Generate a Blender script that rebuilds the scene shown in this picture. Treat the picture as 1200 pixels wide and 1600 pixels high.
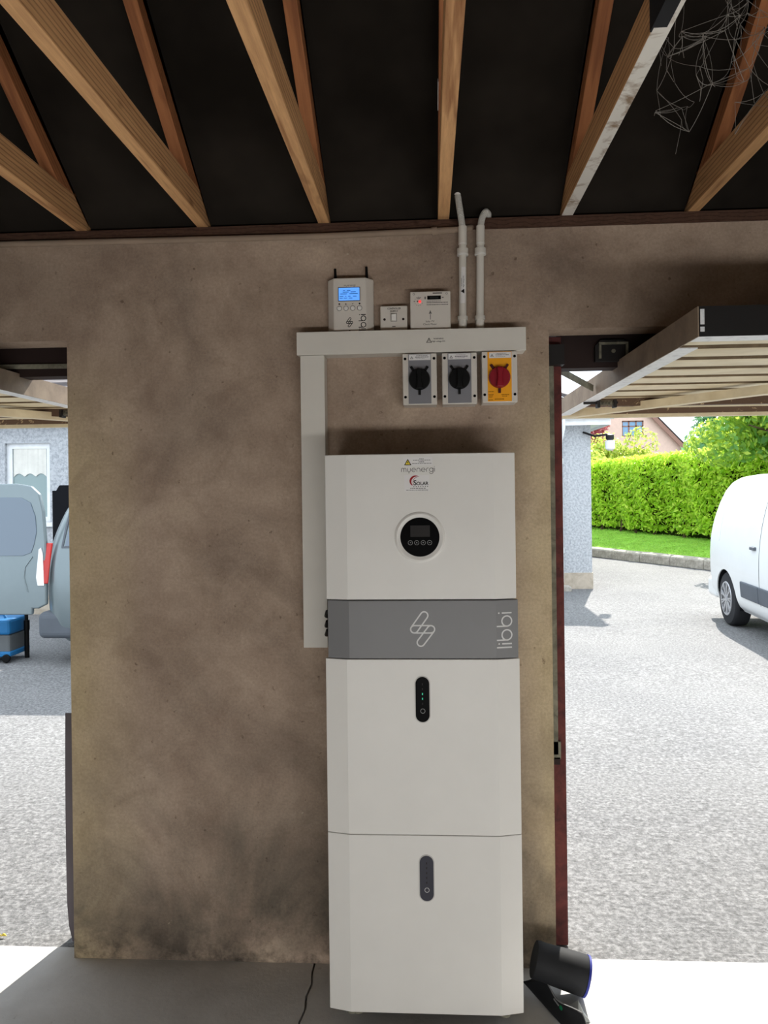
import bpy, bmesh, math, random
import numpy as np
from mathutils import Matrix, Vector

for o in list(bpy.data.objects):
    bpy.data.objects.remove(o, do_unlink=True)
SC = bpy.context.scene
COL = SC.collection
R = math.radians
rnd = random.Random(7)
G = -0.02                      # floor level

# ------------------------------------------------------------------ camera
cam = bpy.data.cameras.new('camera'); cam_o = bpy.data.objects.new('camera', cam); COL.objects.link(cam_o)
cam.sensor_fit = 'VERTICAL'; cam.sensor_height = 36.0; cam.sensor_width = 27.0
cam.lens = 36.0 * 1202.0 / 1600.0
cam.shift_y = -35.0 / 1600.0
cam.clip_start = 0.05; cam.clip_end = 300
cam_o.matrix_world = Matrix.Translation((0, 0, 1.59)) @ Matrix.Rotation(R(3.3), 4, 'Z') @ Matrix.Rotation(R(90), 4, 'X') @ Matrix.Rotation(R(-0.7), 4, 'Z')
SC.camera = cam_o

# ------------------------------------------------------------------ sky, sun, added fill, exposure
world = bpy.data.worlds.new('sky'); SC.world = world; world.use_nodes = True
bg = world.node_tree.nodes['Background']
bg.inputs['Color'].default_value = (0.82, 0.91, 1.0, 1); bg.inputs['Strength'].default_value = 2.5    # bright, thinly veiled sky
sun = bpy.data.lights.new('sun', 'SUN'); sun_o = bpy.data.objects.new('sun', sun); COL.objects.link(sun_o)
sun.energy = 9.0; sun.angle = R(0.6); sun.color = (1.0, 0.95, 0.86)
EL = R(42); AZ = R(15)         # towards the sun: +y, a little +x
sdir = Vector((math.cos(EL) * math.sin(AZ), math.cos(EL) * math.cos(AZ), math.sin(EL)))
sun_o.rotation_euler = (-sdir).to_track_quat('-Z', 'Y').to_euler()
def fill_light(name, loc, rot, sx, sy, power, colr=(1, 0.97, 0.92)):
    l = bpy.data.lights.new(name, 'AREA'); o = bpy.data.objects.new(name, l); COL.objects.link(o)
    l.shape = 'RECTANGLE'; l.size = sx; l.size_y = sy; l.energy = power; l.color = colr
    o.location = loc; o.rotation_euler = rot
    return o
# added fill lamp low behind the camera, lighting the wall from below
fill_light('added_back_fill', (0.95, -2.06, 0.17), (R(90), 0, 0), 4.5, 0.36, 84)
vs = SC.view_settings
vs.view_transform = 'Standard'; vs.look = 'None'; vs.exposure = 0.0; vs.gamma = 1.0; vs.use_curve_mapping = False

# ------------------------------------------------------------------ materials
MAT = {}
def srgb(r, g, b):
    f = lambda c: (c / 255 / 12.92) if c / 255 <= 0.04045 else ((c / 255 + 0.055) / 1.055) ** 2.4
    return (f(r), f(g), f(b), 1)
class NT:
    def __init__(s, name, rough=0.6, spec=0.3, metal=0.0):
        s.m = bpy.data.materials.new(name); s.m.use_nodes = True; MAT[name] = s.m
        s.t = s.m.node_tree; s.b = s.t.nodes['Principled BSDF']
        s.b.inputs['Roughness'].default_value = rough; s.b.inputs['Specular IOR Level'].default_value = spec
        s.b.inputs['Metallic'].default_value = metal
    def n(s, t, **kw):
        x = s.t.nodes.new(t)
        for k, v in kw.items():
            if k in x.inputs: x.inputs[k].default_value = v
            else: setattr(x, k, v)
        return x
    def l(s, a, b): s.t.links.new(a, b)
    def coord(s, scale=(1, 1, 1), kind='Object'):
        c = s.n('ShaderNodeTexCoord'); mp = s.n('ShaderNodeMapping'); mp.inputs['Scale'].default_value = scale
        s.l(c.outputs[kind], mp.inputs['Vector']); return mp.outputs['Vector']
    def noise(s, vec, scale, detail=6, rough=0.6, dist=0.0):
        x = s.n('ShaderNodeTexNoise'); x.inputs['Scale'].default_value = scale; x.inputs['Detail'].default_value = detail
        x.inputs['Roughness'].default_value = rough; x.inputs['Distortion'].default_value = dist
        s.l(vec, x.inputs['Vector']); return x.outputs['Fac']
    def ramp(s, fac, stops):
        x = s.n('ShaderNodeValToRGB'); e = x.color_ramp.elements
        while len(e) < len(stops): e.new(0.5)
        for i, (p, c) in enumerate(stops): e[i].position = p; e[i].color = c if len(c) == 4 else (*c, 1)
        s.l(fac, x.inputs['Fac']); return x.outputs['Color']
    def mix(s, fac, a, b, mode='MIX'):
        x = s.n('ShaderNodeMix'); x.data_type = 'RGBA'; x.blend_type = mode
        for inp, v in ((x.inputs[0], fac), (x.inputs[6], a), (x.inputs[7], b)):
            if hasattr(v, 'links') or hasattr(v, 'is_linked'): s.l(v, inp)
            else: inp.default_value = v
        return x.outputs[2]
    def color(s, c):
        if isinstance(c, tuple): s.b.inputs['Base Color'].default_value = c
        else: s.l(c, s.b.inputs['Base Color'])
        return s
    def bump(s, h, strength=0.3, dist=0.01):
        x = s.n('ShaderNodeBump'); x.inputs['Strength'].default_value = strength; x.inputs['Distance'].default_value = dist
        s.l(h, x.inputs['Height']); s.l(x.outputs['Normal'], s.b.inputs['Normal']); return s
def plain(name, c, rough=0.5, spec=0.3, metal=0.0, var=0.06, scale=6.0):
    """a plain coloured surface with slight procedural unevenness"""
    t = NT(name, rough, spec, metal)
    f = t.noise(t.coord(), scale, 3)
    d = tuple(max(0, k * (1 - var)) for k in c[:3]) + (1,); l = tuple(min(1, k * (1 + var)) for k in c[:3]) + (1,)
    t.color(t.ramp(f, [(0.35, d), (0.65, l)])); return t.m
def emit(name, c, strength):
    t = NT(name); t.color(c); t.b.inputs['Emission Color'].default_value = c; t.b.inputs['Emission Strength'].default_value = strength; return t.m

def m_render_wall():
    t = NT('cement_render', 0.85, 0.2); v = t.coord()
    big = t.noise(v, 1.5, 5, 0.62, 0.8); mid = t.noise(v, 6, 6, 0.65); fine = t.noise(v, 70, 4, 0.7)
    base = t.ramp(big, [(0.30, srgb(132, 112, 98)), (0.47, srgb(172, 149, 131)), (0.58, srgb(188, 165, 146)), (0.74, srgb(204, 184, 160))])
    base = t.mix(0.35, base, t.ramp(mid, [(0.3, srgb(116, 103, 93)), (0.7, srgb(184, 170, 154))]), 'MIX')
    # uneven yellowish tint, stronger towards the edges of the pier, fading out at the lintel
    sx = t.n('ShaderNodeSeparateXYZ'); t.l(v, sx.inputs[0])
    e1 = t.n('ShaderNodeMapRange'); e1.inputs[1].default_value = 0.22; e1.inputs[2].default_value = 0.42; t.l(sx.outputs[0], e1.inputs[0])
    e2 = t.n('ShaderNodeMapRange'); e2.inputs[1].default_value = -0.98; e2.inputs[2].default_value = -1.25; t.l(sx.outputs[0], e2.inputs[0])
    ad = t.n('ShaderNodeMath', operation='ADD'); t.l(e1.outputs[0], ad.inputs[0]); t.l(e2.outputs[0], ad.inputs[1])
    st = t.noise(t.coord((1, 1, 0.45)), 3.2, 5, 0.65)
    mu = t.n('ShaderNodeMath', operation='MULTIPLY'); t.l(ad.outputs[0], mu.inputs[0]); t.l(st, mu.inputs[1])
    e3 = t.n('ShaderNodeMapRange'); e3.inputs[1].default_value = 2.12; e3.inputs[2].default_value = 1.7; t.l(sx.outputs[2], e3.inputs[0])
    mu2 = t.n('ShaderNodeMath', operation='MULTIPLY'); t.l(mu.outputs[0], mu2.inputs[0]); t.l(e3.outputs[0], mu2.inputs[1])
    base = t.mix(mu2.outputs[0], base, srgb(208, 190, 146))
    dz = t.n('ShaderNodeMapRange'); dz.inputs[1].default_value = 0.95; dz.inputs[2].default_value = 0.15; t.l(sx.outputs[2], dz.inputs[0])
    dn = t.ramp(t.noise(t.coord((1, 1, 0.8)), 2.6, 6, 0.65, 0.6), [(0.36, (0, 0, 0, 1)), (0.66, (1, 1, 1, 1))])
    dm = t.n('ShaderNodeMath', operation='MULTIPLY'); t.l(dz.outputs[0], dm.inputs[0]); t.l(dn, dm.inputs[1])
    base = t.mix(dm.outputs[0], base, srgb(104, 96, 86))
    fz = t.n('ShaderNodeMapRange'); fz.inputs[1].default_value = 0.16; fz.inputs[2].default_value = -0.02; t.l(sx.outputs[2], fz.inputs[0])
    fm = t.n('ShaderNodeMath', operation='MULTIPLY'); t.l(fz.outputs[0], fm.inputs[0]); t.l(t.ramp(t.noise(v, 9, 5, 0.7), [(0.4, (0, 0, 0, 1)), (0.62, (1, 1, 1, 1))]), fm.inputs[1])
    base = t.mix(fm.outputs[0], base, srgb(70, 64, 58))
    pt_ = t.ramp(t.noise(t.coord(), 3.4, 7, 0.7, 1.2), [(0.50, (1, 1, 1, 1)), (0.60, (0.76, 0.74, 0.72, 1))])
    base = t.mix(0.45, base, pt_, 'MULTIPLY')
    base = t.mix(0.55, base, t.ramp(t.noise(v, 110, 3, 0.7), [(0.3, (0.72, 0.72, 0.72, 1)), (0.7, (1.2, 1.2, 1.2, 1))]), 'MULTIPLY')
    spk = t.ramp(t.noise(v, 38, 3, 0.5), [(0.24, (0.4, 0.36, 0.33, 1)), (0.31, (1, 1, 1, 1))])
    base = t.mix(0.8, base, spk, 'MULTIPLY')
    pale = t.ramp(t.noise(v, 40, 2, 0.5, 0.3), [(0.74, (0, 0, 0, 1)), (0.82, (0.7, 0.7, 0.7, 1))])
    base = t.mix(pale, base, srgb(196, 184, 164)); t.color(base)
    hm = t.mix(0.5, mid, fine); t.bump(hm, 0.35, 0.006); return t.m
def m_floor():
    t = NT('concrete_floor', 0.8, 0.25); v = t.coord()
    a = t.noise(v, 2.2, 6, 0.6, 0.5); f = t.noise(v, 60, 4, 0.7)
    c = t.ramp(a, [(0.3, srgb(186, 184, 182)), (0.6, srgb(212, 211, 210)), (0.8, srgb(222, 221, 220))])
    c = t.mix(0.7, c, t.ramp(t.noise(v, 30, 3), [(0.22, (0.72, 0.7, 0.68, 1)), (0.34, (1, 1, 1, 1))]), 'MULTIPLY')
    t.color(c); t.bump(f, 0.3, 0.004); return t.m
def m_yard():
    t = NT('brushed_concrete_yard', 0.85, 0.2); v = t.coord()
    f = t.noise(v, 46, 5, 0.8); b = t.noise(v, 0.5, 4); mpr = t.n('ShaderNodeMapping'); mpr.inputs['Rotation'].default_value = (0, 0, R(38)); mpr.inputs['Scale'].default_value = (2.0, 15, 1); t.l(v, mpr.inputs['Vector']); st = t.noise(mpr.outputs[0], 3.2, 3, 0.6)
    c = t.ramp(f, [(0.36, srgb(52, 52, 54)), (0.5, srgb(118, 118, 120)), (0.62, srgb(166, 166, 167))])
    c = t.mix(0.22, c, t.ramp(st, [(0.35, srgb(94, 94, 96)), (0.65, srgb(138, 138, 140))]))
    c = t.mix(0.3, c, t.ramp(b, [(0.35, srgb(100, 100, 100)), (0.65, srgb(138, 137, 134))])); t.color(c)
    t.bump(t.mix(0.5, f, st), 0.6, 0.012); return t.m
def m_wood(name, dark, light, knots=True, scale=1.0, tilt=0.0):
    t = NT(name, 0.75, 0.2)
    c = t.n('ShaderNodeTexCoord'); oi = t.n('ShaderNodeObjectInfo'); ad = t.n('ShaderNodeVectorMath', operation='MULTIPLY_ADD')
    rt = t.n('ShaderNodeMapping'); rt.inputs['Rotation'].default_value = (tilt, 0, 0); t.l(c.outputs['Object'], rt.inputs['Vector'])
    t.l(oi.outputs['Random'], ad.inputs[0]); ad.inputs[1].default_value = (3.1, 7.7, 5.3); t.l(rt.outputs[0], ad.inputs[2])
    mp = t.n('ShaderNodeMapping'); mp.inputs['Scale'].default_value = (14 * scale, 0.8 * scale, 14 * scale); t.l(ad.outputs[0], mp.inputs['Vector'])
    w = t.n('ShaderNodeTexWave', wave_type='RINGS'); w.inputs['Scale'].default_value = 1.6; w.inputs['Distortion'].default_value = 7.0; w.inputs['Detail'].default_value = 3
    w.inputs['Detail Scale'].default_value = 0.8
    t.l(mp.outputs[0], w.inputs['Vector'])
    g = t.noise(mp.outputs[0], 5, 5, 0.7)
    cc = t.ramp(w.outputs['Fac'], [(0.0, dark), (0.3, light), (1.0, light)])
    cc = t.mix(0.45, cc, t.ramp(g, [(0.3, dark), (0.62, light)]))
    mp2 = t.n('ShaderNodeMapping'); mp2.inputs['Scale'].default_value = (9, 3.2, 9); t.l(ad.outputs[0], mp2.inputs['Vector'])
    kn = t.ramp(t.noise(mp2.outputs[0], 1.3, 2, 0.4), [(0.66, (1, 1, 1, 1)), (0.74, (0.28, 0.2, 0.15, 1))])
    if knots: cc = t.mix(0.8, cc, kn, 'MULTIPLY')
    t.color(cc); t.bump(g, 0.25, 0.004); return t.m
def m_pebble(name, a, b):
    t = NT(name, 0.9, 0.15); v = t.coord(); f = t.noise(v, 28, 4, 0.7)
    t.color(t.ramp(f, [(0.35, a), (0.6, b)])); t.bump(f, 0.7, 0.02); return t.m
def m_leaf(name, c1, c2, c3):
    t = NT(name, 0.45, 0.35)
    g = t.n('ShaderNodeNewGeometry')
    t.color(t.ramp(g.outputs['Random Per Island'], [(0.0, c1), (0.55, c2), (1.0, c3)]))
    tr = t.n('ShaderNodeBsdfTranslucent'); tr.inputs['Color'].default_value = c3; mx = t.n('ShaderNodeMixShader'); mx.inputs[0].default_value = 0.5
    out = [x for x in t.t.nodes if x.type == 'OUTPUT_MATERIAL'][0]
    t.l(t.b.outputs[0], mx.inputs[1]); t.l(tr.outputs[0], mx.inputs[2]); t.l(mx.outputs[0], out.inputs['Surface']); return t.m
def m_patchy(name, a, b, scale=14, lo=0.42, hi=0.52, rough=0.7):
    t = NT(name, rough, 0.25); f = t.noise(t.coord(), scale, 5, 0.65, 0.6)
    t.color(t.ramp(f, [(lo, a), (hi, b)])); t.bump(f, 0.2, 0.003); return t.m

m_render_wall(); m_floor(); m_yard()
m_wood('joist_wood', srgb(140, 92, 60), srgb(222, 174, 124))
m_wood('rafter_wood', srgb(122, 76, 50), srgb(176, 116, 76), tilt=math.atan(0.68))
m_wood('plate_wood', srgb(58, 40, 32), srgb(86, 62, 50))
m_patchy('limewashed_wood', srgb(150, 128, 106), srgb(226, 222, 214), 9, 0.36, 0.5)
m_patchy('maroon_paint', srgb(72, 36, 36), srgb(104, 52, 48), 16, 0.35, 0.6)
m_patchy('brown_peeling', srgb(96, 76, 62), srgb(186, 164, 130), 34, 0.60, 0.66)
m_patchy('cream_enamel', srgb(206, 192, 160), srgb(226, 214, 184), 5, 0.35, 0.65, 0.5)
m_patchy('white_enamel', srgb(196, 198, 202), srgb(228, 230, 232), 30, 0.3, 0.5, 0.5)
m_patchy('dusty_metal', srgb(96, 94, 82), srgb(140, 138, 122), 18, 0.35, 0.65)
plain('roof_felt', srgb(38, 34, 30), 0.95, 0.05, var=0.3, scale=3)
plain('black_metal', srgb(26, 24, 24), 0.5, 0.3)
plain('dark_frame', srgb(44, 32, 30), 0.7, 0.2)
plain('plaster_white', srgb(222, 216, 206), 0.9, 0.1)
plain('white_case', srgb(226, 224, 220), 0.42, 0.4, var=0.015)
plain('grey_case', srgb(122, 122, 124), 0.45, 0.4, var=0.02)
plain('shell_side', srgb(196, 194, 190), 0.5, 0.3, var=0.02)
plain('pvc_white', srgb(216, 212, 204), 0.45, 0.35, var=0.025)
plain('pvc_grey', srgb(196, 194, 188), 0.45, 0.35, var=0.03)
plain('plate_white', srgb(214, 208, 200), 0.4, 0.4, var=0.02)
plain('black_gloss', srgb(6, 6, 7), 0.35, 0.03)
plain('black_plastic', srgb(13, 13, 14), 0.45, 0.15)
plain('screen_off', srgb(52, 50, 50), 0.5, 0.05)
plain('mark_grey', srgb(150, 150, 152), 0.5)
plain('logo_light', srgb(214, 214, 214), 0.5)
plain('ink_black', srgb(28, 26, 26), 0.7, 0.1)
plain('ink_grey', srgb(104, 100, 98), 0.7, 0.1)
plain('ink_red', srgb(150, 22, 28), 0.6, 0.2)
plain('ink_brown', srgb(120, 66, 14), 0.7, 0.1)
plain('sticker', srgb(230, 228, 228), 0.55, 0.2, var=0.01)
plain('warning_yellow', srgb(232, 208, 60), 0.55)
plain('isolator_grey', srgb(128, 128, 134), 0.5)
plain('isolator_yellow', srgb(246, 168, 20), 0.5)
plain('knob_red', srgb(140, 14, 34), 0.35, 0.4)
plain('rubber', srgb(34, 35, 38), 0.7, 0.25, var=0.2)
plain('blue_rim', srgb(50, 60, 150), 0.5)
plain('emblem_green', srgb(20, 130, 84), 0.5)
plain('paper', srgb(214, 218, 216), 0.8, 0.1)
plain('van_white', srgb(236, 239, 240), 0.22, 0.5, var=0.01)
plain('van_silver', srgb(122, 134, 138), 0.25, 0.5, 0.35, var=0.02)
plain('van_plastic', srgb(92, 98, 106), 0.6)
plain('tyre', srgb(46, 47, 50), 0.8)
plain('alloy', srgb(186, 188, 192), 0.35, 0.5, 0.5)
plain('arch_black', srgb(24, 25, 28), 0.9, 0.1)
t = NT('van_glass', 0.06, 0.9); t.color(srgb(92, 108, 124))
plain('lamp_red', srgb(190, 44, 40), 0.25, 0.5)
plain('chrome', srgb(214, 216, 218), 0.2, 0.6, 0.5)
plain('tool_blue', srgb(30, 106, 160), 0.5)
plain('tool_grey', srgb(96, 100, 102), 0.6)
m_pebble('pebbledash', srgb(158, 162, 168), srgb(196, 199, 203))
m_patchy('plinth_cement', srgb(168, 156, 140), srgb(196, 184, 168), 6, 0.35, 0.65)
plain('upvc', srgb(236, 238, 240), 0.4)
plain('roof_tile', srgb(98, 92, 92), 0.8, var=0.15)
t = NT('pane_glass', 0.05, 0.8); t.color(srgb(128, 150, 150))
plain('curtain', srgb(226, 224, 216), 0.9)
plain('pink_render', srgb(224, 196, 180), 0.9, var=0.04)
plain('fascia_brown', srgb(150, 116, 102), 0.7)
t = NT('far_glass', 0.1, 0.6); t.color(srgb(128, 168, 204))
m_patchy('kerb_stone', srgb(150, 144, 134), srgb(196, 190, 180), 12, 0.35, 0.65, 0.9)
m_leaf('hedge_leaf', srgb(112, 162, 32), srgb(180, 226, 56), srgb(226, 246, 104))
m_leaf('tree_leaf', srgb(60, 116, 74), srgb(112, 168, 88), srgb(206, 226, 96))
m_leaf('shrub_leaf', srgb(110, 150, 52), srgb(168, 200, 74), srgb(220, 226, 120))
m_leaf('creeper_leaf', srgb(150, 60, 74), srgb(196, 96, 106), srgb(224, 160, 156))
m_leaf('conifer_leaf', srgb(62, 110, 80), srgb(96, 146, 100), srgb(136, 184, 126))
m_leaf('grass_leaf', srgb(116, 168, 62), srgb(152, 200, 78), srgb(196, 228, 112))
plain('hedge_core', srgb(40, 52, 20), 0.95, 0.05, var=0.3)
plain('bark', srgb(84, 70, 58), 0.95, 0.05, var=0.25)
plain('soil_green', srgb(140, 188, 78), 0.95, 0.05, var=0.2, scale=3)
plain('cobweb', srgb(150, 146, 140), 0.9, 0.1)
plain('yellow_leaf', srgb(214, 190, 70), 0.7)
emit('lcd_blue', srgb(92, 158, 246), 0.85)
emit('led_red', srgb(255, 60, 60), 1.2)
emit('led_green', srgb(60, 190, 150), 0.35)
plain('lcd_dark', srgb(30, 34, 32), 0.35)

# ------------------------------------------------------------------ mesh builder
def wloc(o):
    v = Vector((0, 0, 0))
    while o is not None: v += o.location; o = o.parent
    return v
class MB:
    def __init__(s): s.v = []; s.f = []; s.mi = []
    def add(s, vs_, fs, m=0):
        b = len(s.v); s.v += [tuple(p) for p in vs_]; s.f += [tuple(b + i for i in f) for f in fs]; s.mi += [m] * len(fs); return s
    def box(s, x0, x1, y0, y1, z0, z1, m=0):
        return s.add([(x0, y0, z0), (x1, y0, z0), (x1, y1, z0), (x0, y1, z0), (x0, y0, z1), (x1, y0, z1), (x1, y1, z1), (x0, y1, z1)],
                     [(3, 2, 1, 0), (4, 5, 6, 7), (0, 1, 5, 4), (1, 2, 6, 5), (2, 3, 7, 6), (3, 0, 4, 7)], m)
    def prism(s, poly, axis, a, b, m=0):
        """poly: 2-D points; axis x: (y,z), axis y: (x,z), axis z: (x,y)"""
        put = {'x': lambda p, q: (q, p[0], p[1]), 'y': lambda p, q: (p[0], q, p[1]), 'z': lambda p, q: (p[0], p[1], q)}[axis]
        n = len(poly); vs_ = [put(p, a) for p in poly] + [put(p, b) for p in poly]
        return s.add(vs_, [tuple(range(n))[::-1], tuple(range(n, 2 * n))] + [(i, (i + 1) % n, n + (i + 1) % n, n + i) for i in range(n)], m)
    def bar(s, p0, p1, w, h, m=0, up=(0, 0, 1)):
        p0 = Vector(p0); p1 = Vector(p1); d = (p1 - p0).normalized(); u = Vector(up)
        sd = d.cross(u).normalized(); u = sd.cross(d).normalized(); vs_ = []
        for p in (p0, p1):
            for a, b in ((-1, -1), (1, -1), (1, 1), (-1, 1)): vs_.append(p + sd * a * w / 2 + u * b * h / 2)
        return s.add(vs_, [(0, 1, 2, 3), (7, 6, 5, 4), (0, 4, 5, 1), (1, 5, 6, 2), (2, 6, 7, 3), (3, 7, 4, 0)], m)
    def tube(s, pts, r, n=12, m=0, caps=True):
        pts = [Vector(p) for p in pts]; rr = r if isinstance(r, (list, tuple)) else [r] * len(pts)
        b = len(s.v); prev = None
        for i, p in enumerate(pts):
            d = (pts[min(i + 1, len(pts) - 1)] - pts[max(i - 1, 0)]).normalized()
            if prev is None: a = d.orthogonal().normalized()
            else: a = (prev - d * prev.dot(d)).normalized()
            prev = a; c = d.cross(a)
            for k in range(n):
                t_ = 2 * math.pi * k / n; s.v.append(tuple(p + (a * math.cos(t_) + c * math.sin(t_)) * rr[i]))
        for i in range(len(pts) - 1):
            for k in range(n):
                s.f.append((b + i * n + k, b + i * n + (k + 1) % n, b + (i + 1) * n + (k + 1) % n, b + (i + 1) * n + k)); s.mi.append(m)
        if caps:
            s.f.append(tuple(b + k for k in range(n))[::-1]); s.f.append(tuple(b + (len(pts) - 1) * n + k for k in range(n))); s.mi += [m, m]
        return s
    def lathe(s, prof, c, axis, n=32, m=0):
        """prof: (radius, offset along axis) from c; axis is a unit vector"""
        ax = Vector(axis).normalized(); a = ax.orthogonal().normalized(); bb = ax.cross(a); b0 = len(s.v); c = Vector(c)
        for r, h in prof:
            for k in range(n):
                t_ = 2 * math.pi * k / n; s.v.append(tuple(c + ax * h + (a * math.cos(t_) + bb * math.sin(t_)) * r))
        for i in range(len(prof) - 1):
            for k in range(n):
                s.f.append((b0 + i * n + k, b0 + i * n + (k + 1) % n, b0 + (i + 1) * n + (k + 1) % n, b0 + (i + 1) * n + k)); s.mi.append(m)
        for i, rev in ((0, True), (len(prof) - 1, False)):
            if prof[i][0] > 1e-6:
                f = tuple(b0 + i * n + k for k in range(n)); s.f.append(f[::-1] if rev else f); s.mi.append(m)
        return s
    # flat print on a plane facing the room (-y): u to the right, v up
    def stroke(s, pts, w, y, closed=False, m=0):
        P = [Vector((p[0], p[1])) for p in pts]; n = len(P); L = []
        for i in range(n):
            a = P[i - 1] if (closed or i > 0) else P[i]; c = P[(i + 1) % n] if (closed or i < n - 1) else P[i]
            d1 = (P[i] - a); d2 = (c - P[i])
            d1 = d1.normalized() if d1.length > 1e-9 else d2.normalized(); d2 = d2.normalized() if d2.length > 1e-9 else d1
            t_ = (d1 + d2); t_ = t_.normalized() if t_.length > 1e-6 else d1
            nn = Vector((-t_.y, t_.x)); k = 1 / max(0.45, nn.dot(Vector((-d1.y, d1.x)))); L.append((P[i] + nn * w / 2 * k, P[i] - nn * w / 2 * k))
        vs_ = []
        for a, b in L: vs_ += [(a.x, y, a.y), (b.x, y, b.y)]
        fs = [(2 * i, 2 * i + 1, (2 * i + 3) % (2 * n), (2 * i + 2) % (2 * n)) for i in range(n if closed else n - 1)]
        return s.add(vs_, fs, m)
    def poly(s, pts, y, m=0): return s.add([(p[0], y, p[1]) for p in pts], [tuple(range(len(pts)))], m)
    def rect(s, x0, x1, z0, z1, y, m=0): return s.poly([(x0, z0), (x1, z0), (x1, z1), (x0, z1)], y, m)
    def disc(s, x, z, r, y, n=20, m=0): return s.poly([(x + r * math.cos(2 * math.pi * k / n), z + r * math.sin(2 * math.pi * k / n)) for k in range(n)], y, m)
    def ring(s, x, z, r, w, y, n=24, m=0): return s.stroke([(x + r * math.cos(2 * math.pi * k / n), z + r * math.sin(2 * math.pi * k / n)) for k in range(n)], w, y, True, m)
    def build(s, name, mats, parent=None, smooth=False, bevel=0.0, local=False, segs=2):
        if isinstance(mats, str): mats = [mats]
        me = bpy.data.meshes.new(name); off = Vector((0, 0, 0)) if (local or parent is None) else wloc(parent)
        me.from_pydata([(p[0] - off.x, p[1] - off.y, p[2] - off.z) for p in s.v], [], s.f)
        for k in mats: me.materials.append(MAT[k])
        me.polygons.foreach_set('material_index', s.mi); me.validate(); me.update()
        bm = bmesh.new(); bm.from_mesh(me); bmesh.ops.recalc_face_normals(bm, faces=bm.faces); bm.to_mesh(me); bm.free()
        if smooth:
            me.polygons.foreach_set('use_smooth', [True] * len(me.polygons))
            try: me.set_sharp_from_angle(angle=R(40))
            except Exception: pass
        o = bpy.data.objects.new(name, me); COL.objects.link(o); o.parent = parent
        if bevel > 0:
            b = o.modifiers.new('edge', 'BEVEL'); b.width = bevel; b.segments = segs; b.limit_method = 'ANGLE'; b.angle_limit = R(30)
        return o
def tag(o, label=None, cat=None, group=None, kind=None):
    if label: o['label'] = label
    if cat: o['category'] = cat
    if group: o['group'] = group
    if kind: o['kind'] = kind
    return o
def thing(name, label, cat, loc, group=None, rotz=0.0):
    o = bpy.data.objects.new(name, None); COL.objects.link(o); o.location = loc; o.rotation_euler = (0, 0, rotz); o.empty_display_size = 0.1
    return tag(o, label, cat, group)
def struct(o): o['kind'] = 'structure'; return o
def text_mesh(txt, size, x, z, y, name, mat, parent, align='CENTER', rot=0.0, sx=1.0, bold=0.0, local=False):
    cu = bpy.data.curves.new('t', 'FONT'); cu.body = txt; cu.size = size; cu.align_x = align; cu.align_y = 'CENTER'; cu.offset = bold; cu.resolution_u = 3
    ob = bpy.data.objects.new('t', cu); COL.objects.link(ob)
    dg = bpy.context.evaluated_depsgraph_get(); me = bpy.data.meshes.new_from_object(ob.evaluated_get(dg))
    bpy.data.objects.remove(ob, do_unlink=True); bpy.data.curves.remove(cu)
    off = Vector((0, 0, 0)) if local else wloc(parent)
    M = Matrix.Translation(Vector((x, y, z)) - off) @ Matrix.Rotation(rot, 4, 'Y') @ Matrix.Rotation(R(90), 4, 'X') @ Matrix.Diagonal((sx, 1, 1, 1))
    me.transform(M); me.materials.clear(); me.materials.append(MAT[mat]); me.name = name
    o = bpy.data.objects.new(name, me); COL.objects.link(o); o.parent = parent; return o
def arc(cx, cz, r, a0, a1, n=10, ry=None):
    ry = r if ry is None else ry
    return [(cx + r * math.cos(R(a0 + (a1 - a0) * k / n)), cz + ry * math.sin(R(a0 + (a1 - a0) * k / n))) for k in range(n + 1)]

# ================================================================== THE SHELL
YW = 2.6
def slab(name, m, *boxes):
    b = MB()
    for q in boxes: b.box(*q)
    return struct(b.build(name, m))
# floor slab, split at the crack line, and the yard outside falling gently away
crack = [(-0.405, 2.66), (-0.407, 2.55), (-0.399, 2.49), (-0.408, 2.43), (-0.401, 2.37), (-0.410, 2.31), (-0.404, 2.24), (-0.412, 2.1), (-0.402, 1.7), (-0.41, 1.0), (-0.40, 0.0), (-0.41, -2.0)]
fl = MB()
fl.prism([(-4.2, -2.0), (-4.2, 2.66)] + [(p[0] - 0.0035, p[1]) for p in crack], 'z', G - 0.12, G)
fl.prism([(3.3, 2.66), (3.3, -2.0)] + [(p[0] + 0.0035, p[1]) for p in reversed(crack)], 'z', G - 0.12, G)
fl.box(-4.2, 3.3, -2.0, 2.66, G - 0.16, G - 0.025)
struct(fl.build('floor', 'concrete_floor'))
yd = MB()
ys = [2.665, 4, 6, 9.5, 14, 26, 60]; zs = [G - 0.004, -0.04, -0.065, -0.10, -0.10, -0.10, -0.1]
vv = []
for y, z in zip(ys, zs): vv += [(-40, y, z), (60, y, z), (-40, y, z - 0.2), (60, y, z - 0.2)]
ff = []
for i in range(len(ys) - 1):
    a = 4 * i; ff += [(a, a + 1, a + 5, a + 4), (a + 2, a + 6, a + 7, a + 3)]
yd.add(vv, ff); struct(yd.build('ground', 'brushed_concrete_yard'))
XL, XR = -1.245, 0.408
slab('wall_front', 'cement_render', (XL, XR, YW, YW + 0.12, G, 2.12), (-4.2, 3.3, YW, YW + 0.12, 2.12, 2.46), (-4.2, -3.75, YW, YW + 0.12, G, 2.12), (2.9, 3.3, YW, YW + 0.12, G, 2.12))
slab('wall_left', 'plaster_white', (-4.3, -4.2, -2.0, YW + 0.12, G - 0.1, 2.46))
slab('wall_right', 'plaster_white', (3.3, 3.4, -2.0, YW + 0.12, G - 0.1, 2.46))
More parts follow.
